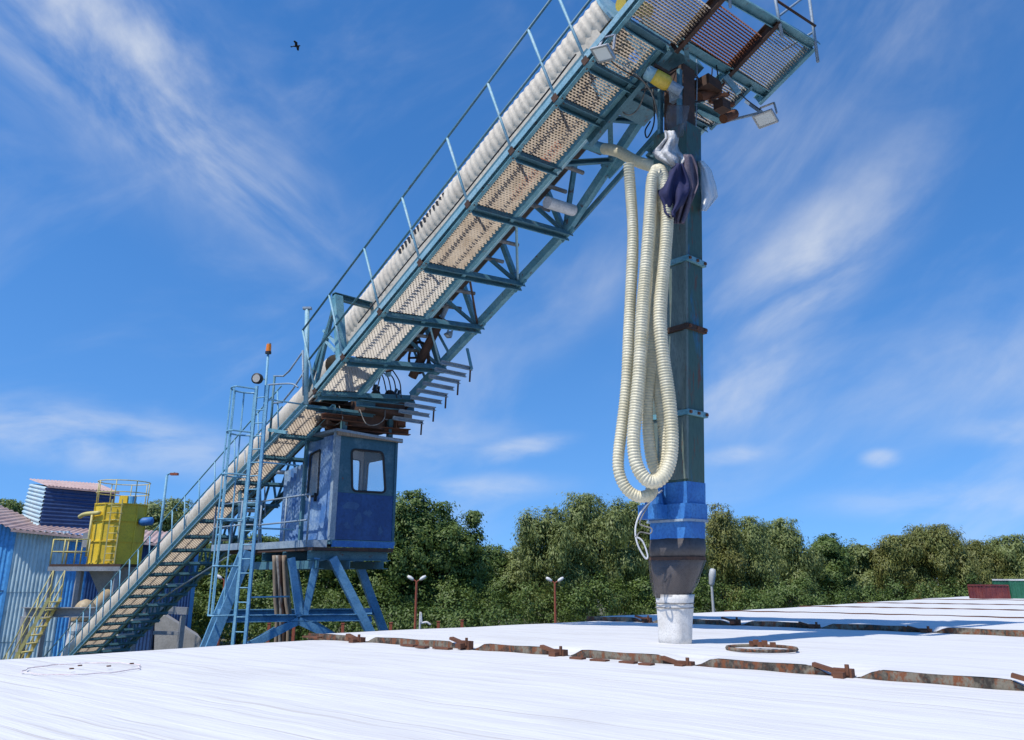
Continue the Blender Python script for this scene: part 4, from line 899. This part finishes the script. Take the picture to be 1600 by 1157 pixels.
MB().beam(PN(420, 672, -.05), PN(448, 676, -.05), .05, .08).build('bracket', 'boom_blue', gr)
# ------------------------------------------------------------------ shed, silo and quay steelwork at the left
def G(x, y, Y): return ony(x, y, Y)
DS = 41.
def col3(x, y, Y, z): p = G(x, y, Y); return v3(p[0], p[1], z)
sh = thing('blue_shed', col3(23, 900, DS, GZ), 'large corrugated blue shed with reddish roof at the left edge', 'shed')
c0 = G(25, 829, DS); C0 = v3(c0[0], c0[1], 0); ze = c0[2]
fd = unit(v3(1, .35, 0)); ld_ = unit(v3(-1, -.12, 0))            # front wall runs right, side wall towards the camera's left
FR, SL = C0+fd*8.5, C0+ld_*7
def wall(a, b, zt0, zt1, mat, waves, name='wall_sheet', par=None, z0=GZ, out=None):
    a, b = a*v3(1, 1, 0), b*v3(1, 1, 0); m = MB(); m.sheet(a+Z*z0, b+Z*z0, b+Z*zt1, a+Z*zt0, .035, waves, 0, out=out); return m.build(name, mat, par or sh)
fo = unit(v3(fd[1], -fd[0], 0)); so_ = unit(v3(ld_[1], -ld_[0], 0)); so_ = so_ if so_@(CAM-C0) > 0 else -so_
w1 = C0+fd*2.45
zs = [ze, ze-2.9, ze-5.2, GZ]
for k in range(3):
    if zs[k] <= GZ: continue
    a, b = C0+fo*.03*(2-k), w1+fo*.03*(2-k); wall(a, b, zs[k], zs[k], 'shed_pale', 14, z0=max(GZ, zs[k+1]-.06), out=fo)
wall(w1, w1+fd*1.0, ze-.1, ze-.12, 'shed_blue', 6, out=fo); wall(w1+fd*1.0, FR, ze-.12, ze-.8, 'shed_dark', 36, out=fo)  # right end sheets coloured darker to stand in for the conveyor's shade
wall(SL, C0, ze+3.0, ze, 'shed_blue', 34, out=so_)
for z in (ze-2.9, ze-5.2): MB().beam(SL*v3(1, 1, 0)+Z*z+so_*.06, C0*v3(1, 1, 0)+Z*z+so_*.06, .03, .06).build('seam_strip', 'shed_dark', sh)
MB().beam(C0+Z*GZ+fo*.05, C0+Z*ze+fo*.05, .12, .12, up=fd).build('corner_trim', 'shed_blue', sh)
bk = unit(np.cross(Z, fd))*6
m = MB(); r0, r1 = C0+fo*.55-fd*.1+Z*(ze+.02), FR+fo*.55+Z*(ze-.75); m.sheet(r0, r1, r1+bk*1.1+Z*.95, r0+bk*1.1+Z*.68, .06, 30, 0, out=Z); m.build('roof_sheet', 'roof_red', sh)
r2 = SL+fo*.5+ld_*.3+Z*(ze+3.1); m = MB(); m.sheet(r2, r0, r0+bk*1.1+Z*.68, r2+bk*1.1+Z*.5, .06, 24, 0, out=Z); m.build('roof_sheet', 'roof_red', sh)
MB().beam(r0-Z*.05, r1-Z*.05, .05, .12).build('gutter', 'roof_red', sh)
bm_ = C0+bk; wall(FR, FR+bk, ze-.8, ze+1, 'shed_blue', 20, out=fd)
# penthouse on the shed roof
def DP(x, y, Y=DS+3.5): return G(x, y, Y)
ph = thing('roof_penthouse', DP(62, 813)*1., 'dark blue tilted box on the shed roof with reddish lid', 'penthouse')
e = [DP(29, 826, DS+6.2), DP(58, 838), DP(169, 842, DS+5)]; tph = [DP(48, 756, DS+6.2), DP(73, 761), DP(180, 771, DS+5)]
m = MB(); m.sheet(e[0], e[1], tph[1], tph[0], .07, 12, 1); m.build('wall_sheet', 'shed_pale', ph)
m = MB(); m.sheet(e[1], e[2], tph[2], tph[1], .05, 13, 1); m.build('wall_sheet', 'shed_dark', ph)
bk2 = tph[0]-tph[1]; m = MB(); rr0 = [tph[1]-bk2*.04+Z*.05-fd*.0, tph[2]-bk2*.06+Z*.05+fd*.15, tph[2]+bk2*1.05+Z*.35+fd*.15, tph[0]+bk2*.05+Z*.25-fd*.1]
m.sheet(*rr0, .05, 20, 0, out=Z); m.build('roof_sheet', 'roof_red', ph); m = MB(); m.beam(rr0[0]-Z*.03, rr0[1]-Z*.03, .05, .10); m.build('roof_edge', 'roof_red', ph)
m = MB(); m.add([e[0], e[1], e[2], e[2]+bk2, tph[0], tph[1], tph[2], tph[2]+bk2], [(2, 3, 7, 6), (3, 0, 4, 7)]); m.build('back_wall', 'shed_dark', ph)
# platform with silo
DY = 36.
pc = G(174, 882, DY); PZ = pc[2]
sc0 = v3(pc[0], pc[1]+.2, 0); SR = 1.08
pf = thing('silo_platform', v3(pc[0], pc[1], GZ), 'grey steel platform with pale yellow railing carrying the yellow silo', 'platform')
xl, xr = G(82, 883, DY-1)[0], G(210, 883, DY)[0]
MB().box(v3((xl+xr)/2, DY+.1, PZ-.06), (xr-xl)/2, 1.35, .05).build('deck', 'rust_dark', pf)
for x in (xl+.1, (xl+xr)/2-.3, xr-.2):
    for y in (DY-1.1, DY+1.3): B1('column', 'grey_steel', pf, v3(x, y, GZ), v3(x, y, PZ-.11), .16, .16)
for y in (DY-1.25, DY+1.45): B1('edge_beam', 'grey_steel', pf, v3(xl, y, PZ-.2), v3(xr, y, PZ-.2), .12, .18)
for z in (.5, 1.0): T1('handrail', 'yellow_pale', pf, [v3(xl, DY+1.2, PZ+z), v3(xl, DY-1.2, PZ+z), v3(xl+1.55, DY-1.2, PZ+z)], .025, 6)
for x, y in ((xl, DY+1.2), (xl, DY), (xl, DY-1.2), (xl+.5, DY-1.2), (xl+1.0, DY-1.2), (xl+1.55, DY-1.2)): T1('railing_post', 'yellow_pale', pf, [v3(x, y, PZ), v3(x, y, PZ+1.0)], .028, 6)
si = thing('yellow_silo', v3(sc0[0], sc0[1], PZ), 'faceted yellow silo with ladder and railed top beside the blue shed', 'silo')
zt = G(185, 789, DY)[2]
def ngon(r, z, k=10, ph_=.15): return [sc0+Z*z+r*v3(math.cos(2*math.pi*i/k+ph_), math.sin(2*math.pi*i/k+ph_), 0) for i in range(k)]
hS = zt-PZ
MB().loft([ngon(SR, PZ), ngon(SR, zt)]).build('shell', 'yellow', si)
for q in (.0, .36, .70, .985): MB().loft([ngon(SR+.05, PZ+hS*q), ngon(SR+.05, PZ+hS*q+.05)]).build('stiffener_ring', 'yellow', si)
for i, p in enumerate(ngon(SR+.015, 0)): MB().beam(p+Z*PZ, p+Z*zt, .05, .05, up=fd).build('stiffener_rib', 'yellow', si)
MB().loft([ngon(SR*.98, PZ-.12), ngon(.16, PZ-1.75)]).build('hopper_cone', 'grey_steel', si)
for z in (.5, 1.0): MB().tube(ngon(SR*1.0, zt+z, 16)+[ngon(SR, zt+z, 16)[0]], .022, 6).build('handrail', 'yellow_pale', si)
for p in ngon(SR, zt, 8): T1('railing_post', 'yellow_pale', si, [p, p+Z*1.02], .022, 6)
la = sc0+v3(.36, -SR-.10, 0)
for x in (-.22, .22): MB().beam(la+v3(x, 0, PZ), la+v3(x, 0, zt+.15), .04, .05, up=fd).build('ladder_stringer', 'yellow_pale', si)
z = PZ+.15
while z < zt: T1('ladder_rung', 'yellow_pale', si, [la+v3(-.22, 0, z), la+v3(.22, 0, z)], .018, 5); z += .28
for z in (zt-.1, zt-.45): MB().tube([la+v3(.30*math.cos(math.pi*i/8), -.45*math.sin(math.pi*i/8), z) for i in range(9)], .018, 5).build('cage_hoop', 'yellow_pale', si)
T1('vent_pipe', 'yellow_pale', si, spline([sc0+v3(-SR-.45, -.5, zt-.55), sc0+v3(-SR-.1, -.75, zt-.45), sc0+v3(-.35, -SR-.06, zt-.42)], 6), .09, 8)
T1('drain_pipe', 'yellow_pale', si, [sc0+v3(-.72, -SR+.05, PZ+.3), sc0+v3(-.72, -SR+.05, zt-.5)], .05, 7); MB().box(sc0+v3(-.98, -.72, PZ+1.0), .11, .11, .3).build('control_box', 'grey_steel', si)
MB().tube([sc0+v3(SR-.05, -.3, zt-.75), sc0+v3(SR+.12, -.3, zt-.75), sc0+v3(SR+.5, -.3, zt-.72), sc0+v3(SR+.55, -.3, zt-.72)], .3, 14, True, [.12, .19, .18, .08]).build('fan_housing', 'spout_blue', si, True)
cyl('top_hatch', 'shed_blue', si, sc0+v3(.6, -.35, zt), sc0+v3(.6, -.35, zt+.35), .18, 12); MB().box(sc0+v3(.3, -.4, zt+.15), .18, .15, .2).build('top_box', 'yellow', si)
# feed duct from the silo to the belt
du = thing('feed_duct', G(130, 965, 33)*1., 'tan sloping duct from under the silo down to a white pipe', 'duct')
d0, d1 = sc0+v3(.35, -.3, PZ-1.1), G(140, 958, 33.2)
T1('chute', 'tan_duct', du, spline([d0, (d0+d1)/2+Z*.1, d1], 6), .26, 12)
h1, h2 = G(137, 957, 33), G(127, 958, 33); MB().tube(spline([h1, (h1+h2)/2+Z*.18, h2, h2-Z*.3], 6), .33, 14).build('elbow', 'tan_duct', du, True)
w0, w1_ = h2-Z*.3, v3(h2[0]-.3, h2[1], GZ); cyl('white_pipe', 'white_paint', du, w0, w1_, .3, 14, .36); cyl('pipe_collar', 'rail_grey', du, w0-Z*.35, w0-Z*.47, .34, 14)
# low gantry beam and stair
gb = thing('grey_gantry', G(75, 957, 32.)*v3(1, 1, 0)+Z*GZ, 'heavy grey steel beam on two round columns in front of the shed', 'gantry')
gz = G(75, 957, 32)[2]
MB().chan(G(35, 957, 32)*v3(1, 1, 0)+Z*gz, G(150, 958, 32)*v3(1, 1, 0)+Z*gz, .25, .36, Z, .03).build('beam', 'grey_steel', gb)
for x in (41, 148): p = G(x, 960, 32); cyl('column', 'grey_steel', gb, v3(p[0], p[1], GZ), v3(p[0], p[1], gz-.18), .16, 12)
st = thing('yellow_stair', G(50, 1000, 31)*v3(1, 1, 0)+Z*GZ, 'yellow steel stair with pale rungs climbing beside the grey gantry', 'stair')
s0, s1 = G(18, 1040, 31)*1., G(77, 935, 31.3)*1.; s0 = s1+(s0-s1)*((GZ-s1[2])/(s0[2]-s1[2])); wd = v3(.0, .8, 0)
for o_ in (0, 1): MB().beam(s0+wd*o_, s1+wd*o_, .04, .11).build('stringer', 'yellow_pale', st)
for i in range(13): p = s0+(s1-s0)*(i+.5)/13; MB().box(p+wd*.5, .13, .38, .015).build('tread', 'yellow_pale', st)
for o_ in (0, 1):
    for h in (.5, 1.0): T1('handrail', 'yellow_pale', st, [s0+wd*o_+Z*h, s1+wd*o_+Z*h], .022, 6)
    for i in range(5): p = s0+(s1-s0)*i/4+wd*o_; T1('railing_post', 'yellow_pale', st, [p, p+Z*1.0], .022, 6)
# concrete bunker and right-hand steel frame
bu = thing('concrete_bunker', G(275, 1000, 40)*v3(1, 1, 0)+Z*GZ, 'pale concrete wall with sloping top under the conveyor', 'wall')
pr = [(242, 1040), (242, 968), (258, 962), (314, 998), (330, 1040)]; P0 = [G(x, y, 40) for x, y in pr]
P0[0][2] = GZ; P0[-1][2] = GZ; m = MB(); m.loft([P0, [p+v3(-1.5, 3.5, 0) for p in P0]]); m.build('wall_block', 'concrete', bu)
fr_ = thing('grey_post_frame', G(285, 1000, 37)*v3(1, 1, 0)+Z*GZ, 'grey steel post and beam frame beside the concrete wall', 'frame')
p = G(286, 962, 37); B1('post', 'grey_steel', fr_, v3(p[0], p[1], GZ), p, .2, .2); B1('beam', 'grey_steel', fr_, G(225, 952, 37), G(293, 957, 37)+Z*.05, .2, .3); B1('beam', 'grey_steel', fr_, G(240, 989, 37), G(282, 990, 37), .12, .15)
lw = thing('low_shed', G(225, 1010, 43)*v3(1, 1, 0)+Z*GZ, 'dark blue corrugated wall below the conveyor behind the concrete wall', 'shed')
a, b = G(100, 960, 43), G(241, 960, 43); wall(a, b, a[2], b[2], 'shed_dark', 26, 'wall_sheet', lw, out=v3(0, -1, 0)); wall(b, b+v3(0, 4, 0), b[2], b[2], 'shed_dark', 16, 'wall_sheet', lw, out=v3(1, 0, 0))
MB().beam(a+Z*.05, b+Z*.05, .3, .1).build('roof_edge', 'roof_red', lw)
# ------------------------------------------------------------------ lamp posts and fence posts on the bank
def lamp(px, py, Y, label, mat, two=True, headm='white_paint', lean=0.):
    t_ = G(px, py, Y); b_ = v3(t_[0], t_[1], GZ); L = thing('lamp_post', b_, label, 'lamp post', 'lamp posts along the bank')
    MB().tube([b_, t_], .07, 8, True, [.075, .05]).build('pole', mat, L)
    for s_ in ((-1, 1) if two else (1,)):
        e_ = t_+v3(.16*s_, 0, .08); T1('arm', mat, L, spline([t_-Z*.05, t_+v3(.06*s_, 0, .03), e_], 5), .03, 6)
        f_ = e_+v3(.26*s_, 0, .16); d = f_-e_; MB().tube([e_-d*.1, e_+d*.15, e_+d*.6, f_], .07, 9, True, [.035, .075, .085, .05]).build('lamp_head', headm, L, True)
lamp(651, 909, 38, 'red lamp post with two white heads just right of the cabin', 'lamp_red')
lamp(867, 911, 40, 'red lamp post with two white heads before the big willow', 'lamp_red')
lamp(351, 907, 40, 'red lamp post seen through the ladder cage', 'lamp_red')
t_ = G(1112, 915, 34); b_ = v3(t_[0], t_[1], GZ); L = thing('lamp_post', b_, 'pale grey lamp post with one upright head right of the spout', 'lamp post', 'lamp posts along the bank')
cyl('pole', 'lamp_grey', L, b_, t_, .07, 8, .05); MB().tube([t_-Z*.04, t_+Z*.05, t_+Z*.4+v3(.05, 0, 0), t_+Z*.62+v3(.09, 0, 0), t_+Z*.66+v3(.1, 0, 0)], .12, 10, True, [.05, .11, .14, .12, .05]).build('lamp_head', 'lamp_grey', L, True)
ordn = ['first', 'second', 'third', 'fourth', 'fifth', 'sixth', 'seventh', 'eighth']
for i, (x, y) in enumerate(((421, 975), (460, 972), (498, 975), (536, 975), (611, 974), (685, 972), (722, 970))):
    t_ = G(x, y, 33); b_ = v3(t_[0], t_[1], GZ); f_ = thing('fence_post', b_, '%s short red fence post from the left, on the bank behind the trestle' % ordn[i], 'fence post', 'red fence posts on the bank')
    MB().beam(b_, t_, .11, .11, up=v3(0, 1, 0)).build('post', 'lamp_red', f_); MB().box(t_+Z*.015, .07, .07, .015).build('cap', 'lamp_red', f_)
# ------------------------------------------------------------------ bird
bc = G(463, 73, 36); bd = thing('bird', bc, 'small black bird flying in the upper left sky', 'bird')
MB().tube([bc+v3(-.20, 0, .0), bc+v3(-.14, 0, .02), bc+v3(0, 0, .02), bc+v3(.1, 0, .03), bc+v3(.17, 0, .05), bc+v3(.22, 0, .04)], .05, 8, True, [.01, .035, .06, .045, .035, .006]).build('body', 'bird_black', bd, True)
for s_ in (-1, 1):
    m = MB(); q = [bc+v3(x, s_*y, z) for x, y, z in ((.07, .03, .04), (.10, .18, .12), (.02, .42, .06), (-.06, .38, .05), (-.05, .15, .10), (-.07, .03, .03))]
    m.loft([q, [p-Z*.012 for p in q]]); m.build('wing', 'bird_black', bd)
m = MB(); q = [bc+v3(-.17, -.02, .0), bc+v3(-.30, -.06, -.01), bc+v3(-.30, .06, -.01), bc+v3(-.17, .02, .0)]; m.loft([q, [p-Z*.01 for p in q]]); m.build('tail', 'bird_black', bd)
# ------------------------------------------------------------------ trees
def leaves(cent, normals, size, droop, rng):
    """kite shaped leaf faces; cent (n,3)"""
    n_ = len(cent); nrm = normals+rng.normal(0, .38, (n_, 3)); nrm /= np.linalg.norm(nrm, axis=1)[:, None]
    d = rng.normal(0, 1, (n_, 3)); d[:, 2] -= droop; d -= (d*nrm).sum(1)[:, None]*nrm; d /= np.linalg.norm(d, axis=1)[:, None]+1e-9
    s_ = np.cross(nrm, d); L = size*rng.uniform(.65, 1.35, n_)[:, None]; Wd = L*(.30 if droop > 1.5 else .5)
    v = np.stack([cent-d*L*.5, cent+s_*Wd*.5-d*L*.05, cent+d*L*.5, cent-s_*Wd*.5-d*L*.05], 1).reshape(-1, 3)
    return v
def leafmesh(name, v, mat):
    n_ = len(v)//4; me = bpy.data.meshes.new(name); me.vertices.add(len(v)); me.vertices.foreach_set('co', v.astype(np.float32).ravel())
    me.loops.add(n_*4); me.loops.foreach_set('vertex_index', np.arange(n_*4, dtype=np.int32)); me.polygons.add(n_)
    me.polygons.foreach_set('loop_start', np.arange(0, n_*4, 4, dtype=np.int32)); me.polygons.foreach_set('loop_total', np.full(n_, 4, np.int32))
    me.update(); me.validate(); me.materials.append(MATS[mat]); return me
def crown_points(lobes, dens, clump, rng, droop):
    C_, Nn = [], []
    for (c, r) in lobes:
        c, r = np.array(c), np.array(r); k = max(14, int(dens*(r[0]*r[1]+r[0]*r[2]+r[1]*r[2])/3))
        d = rng.normal(0, 1, (k, 3)); d /= np.linalg.norm(d, axis=1)[:, None]; d[:, 2] = np.where(d[:, 2] < -.75, -d[:, 2], d[:, 2])
        rad = np.where(rng.uniform(0, 1, k) < .13, rng.uniform(1.08, 1.32, k), rng.uniform(.62, 1.06, k))[:, None]; cc = c+d*r*rad
        per = 62
        off = rng.normal(0, 1, (k, per, 3))*clump*rng.uniform(.6, 1.35, k)[:, None, None]
        off[:, :, 2] *= (1.45 if droop > 1.5 else .75); off[:, :, 2] -= (clump*.5 if droop > 1.5 else 0)
        pts_ = (cc[:, None, :]+off).reshape(-1, 3); C_.append(pts_)
        nn = np.repeat(d, per, 0)*1.0+off.reshape(-1, 3)/clump*.35; nn[:, 2] += .2; Nn.append(nn)
    return np.concatenate(C_), np.concatenate(Nn)
def tree(px, py, Y, rx, label, mat, shape='round', seed=0, leaf=.24):
    rng = np.random.default_rng(seed+100); top = G(px, py, Y); h = top[2]-GZ; base = v3(top[0], top[1], GZ); cat = 'tree'
    t = thing('willow_tree' if shape == 'willow' else 'poplar_tree' if shape == 'spire' else 'broadleaf_tree', base, label, cat, 'trees along the bank')
    lobes = []
    if shape == 'spire':
        for i in range(7): z = h*(.25+.70*i/6); r = rx*(1.05-.75*(i/6)**1.4); lobes.append(((rng.uniform(-.2, .2)*r, rng.uniform(-.2, .2)*r, z-r*.3), (r, r, h*.13)))
    else:
        n_ = 17 if shape == 'round' else 19
        lobes.append(((0, 0, h*.60), (rx*.72, rx*.72, h*.30))); lobes.append(((rng.uniform(-.15, .15)*rx, 0, h*.80), (rx*.45, rx*.45, h*.20)))
        for i in range(n_):
            a = 2*math.pi*i/n_+rng.uniform(-.4, .4); q = rng.uniform(.5, .86); z = h*rng.uniform(.22, .86); f = math.sqrt(max(.12, 1-((z/h-.5)/.5)**2)); r = rx*rng.uniform(.22, .38)
            lobes.append(((math.cos(a)*rx*q*f, math.sin(a)*rx*q*f, z), (r, r, r*rng.uniform(.8, 1.15))))
    droop = 2.2 if shape == 'willow' else .3
    P, Nn = crown_points(lobes, 22, .26 if shape != 'willow' else .27, rng, droop)
    P[:, 2] = np.minimum(P[:, 2], h*.99+rng.normal(0, .12, len(P))); P[:, 2] = np.maximum(P[:, 2], .15)
    cr = link('crown', leafmesh('crown', leaves(P, Nn, leaf*(1.25 if shape == 'willow' else 1), droop, rng), mat), None, t, base)
    m = MB(); tr = .035*h*.55; m.tube([base-Z*.1, base+v3(.1, 0, h*.2), base+v3(-.05, .1, h*.45), base+v3(0, 0, h*.75)], tr, 8, True, [tr*1.3, tr, tr*.7, tr*.2])
    for c, r in lobes[1:9]:
        s_ = base+v3(0, 0, min(c[2]*.6, h*.5)); e_ = base+np.array(c); m.tube([s_, (s_+e_)/2+Z*.2, e_], tr*.3, 5, True, [tr*.45, tr*.3, tr*.1])
    m.build('trunk', 'bark', t, True)
TREES = [
 (-45, 800, 72, 4.2, 'dark tree at the far left edge, cut by the frame', 'leaf_dark', 'round'),
 (8, 781, 74, 3.2, 'dark tree showing over the shed roof at the left edge', 'leaf_dark', 'round'),
 (45, 789, 78, 2.6, 'tree top just left of the tilted penthouse', 'leaf_olive', 'round'),
 (222, 806, 66, 2.8, 'tree partly hidden behind the yellow silo', 'leaf_olive', 'round'),
 (268, 780, 64, 3.4, 'rounded olive tree between the yellow silo and the conveyor', 'leaf_willow', 'round'),
 (325, 850, 58, 3.2, 'dark bushy tree behind the middle of the conveyor', 'leaf_dark', 'round'),
 (385, 838, 58, 3.2, 'dark tree behind the ladder cage', 'leaf_dark', 'round'),
 (440, 842, 60, 3.2, 'dark tree behind the cable bundle', 'leaf_dark', 'round'),
 (505, 820, 60, 3.4, 'dark tree behind the cabin door', 'leaf_dark', 'round'),
 (570, 800, 60, 3.4, 'dark tree mostly hidden by the cabin front', 'leaf_dark', 'round'),
 (636, 768, 60, 3.3, 'tallest dark leafy tree immediately right of the cabin', 'leaf_dark', 'round'),
 (690, 785, 61, 2.9, 'dark round tree behind the first red lamp post', 'leaf_dark', 'round'),
 (741, 801, 62, 1.4, 'narrow dark tree with thin pointed top left of the gap', 'leaf_dark', 'spire'),
 (775, 852, 72, 2.6, 'lowest tree in the gap between dark trees and willow', 'leaf_dark', 'round'),
 (812, 853, 72, 2.4, 'small tree at the left foot of the big willow', 'leaf_willow', 'round'),
 (858, 795, 66, 3.0, 'left half of the willow pair with a drooping outline', 'leaf_willow', 'willow'),
 (922, 772, 68, 3.8, 'biggest grey-green willow left of the hoses', 'leaf_willow', 'willow'),
 (985, 786, 70, 3.0, 'willow directly behind the hose loops', 'leaf_willow', 'willow'),
 (1045, 806, 70, 3.2, 'willow hidden behind the spout cone', 'leaf_willow', 'willow'),
 (1120, 788, 74, 2.2, 'ragged thin topped tree just right of the spout', 'leaf_olive', 'willow'),
 (1165, 808, 76, 2.9, 'grey-green willow behind the pale lamp post', 'leaf_willow', 'willow'),
 (1222, 812, 82, 3.2, 'pointed willow midway between spout and right edge', 'leaf_willow', 'willow'),
 (1287, 834, 86, 2.9, 'darker tree right of the pointed willow', 'leaf_dark', 'round'),
 (1338, 852, 90, 2.7, 'tree under the dip in the right skyline', 'leaf_willow', 'round'),
 (1398, 838, 88, 3.3, 'olive willow left of the tall spire-topped tree', 'leaf_olive', 'willow'),
 (1464, 820, 88, 3.7, 'tallest olive tree on the right with an airy top', 'leaf_olive', 'willow'),
 (1528, 845, 92, 3.3, 'olive tree behind the maroon bin', 'leaf_olive', 'willow'),
 (1582, 837, 92, 3.6, 'grey-green tree at the right edge above the green bin', 'leaf_willow', 'willow'),
 (1650, 842, 96, 3.6, 'tree beyond the right edge of the view', 'leaf_willow', 'willow')]
for i, (px, py, Y, rx, lb_, mt, shp) in enumerate(TREES): tree(px, py, Y, rx, lb_, mt, shp, i, .27 if Y > 80 else .24)
# undergrowth along the bank and a second belt of woodland behind the single trees
def mass(name, spots, mat, label, leaf, seed, dens=11):
    rng = np.random.default_rng(seed); lobes = [((x, y, GZ+z*.55), (r, r*.9, z*.5)) for x, y, z, r in spots]
    P, Nn = crown_points(lobes, dens, .34, rng, .3); P[:, 2] = np.maximum(P[:, 2], GZ+.05)
    o = link(name, leafmesh(name, leaves(P, Nn, leaf, .3, rng), mat), None, None, v3(0, 0, 0)); tag(o, label, 'undergrowth', kind='stuff')
rg = np.random.default_rng(5); sp_ = []; sp2 = []; bk_ = []
for px in range(230, 1640, 26):
    Y = 50+(px-230)/1400*26+rg.uniform(-2, 2); y_ = 938-26*rg.uniform(0, 1)-(8 if px > 900 else 0); q = G(px+rg.uniform(-8, 8), y_, Y); (sp_ if rg.uniform() < .6 else sp2).append((q[0], q[1], q[2]-GZ, rg.uniform(1.1, 1.8)))
for px in list(range(420, 800, 24)): q = G(px, 958+rg.uniform(-8, 8), 46); sp2.append((q[0], q[1], q[2]-GZ, rg.uniform(.9, 1.4)))
for px in range(-60, 1700, 34):
    Y = 84+(max(px, 200)-200)/1400*26; q = G(px, 868+rg.uniform(-10, 12), Y); bk_.append((q[0], q[1], q[2]-GZ, 2.6))
mass('bank_undergrowth', sp_, 'leaf_dark', 'dark green shrubs massed below the trees', .2, 1); mass('bank_undergrowth', sp2, 'leaf_bright', 'fresh green shrubs in front of the trees', .18, 2); mass('far_woodland', bk_, 'leaf_dark', 'dense woodland behind the single trees', .34, 3, 9)
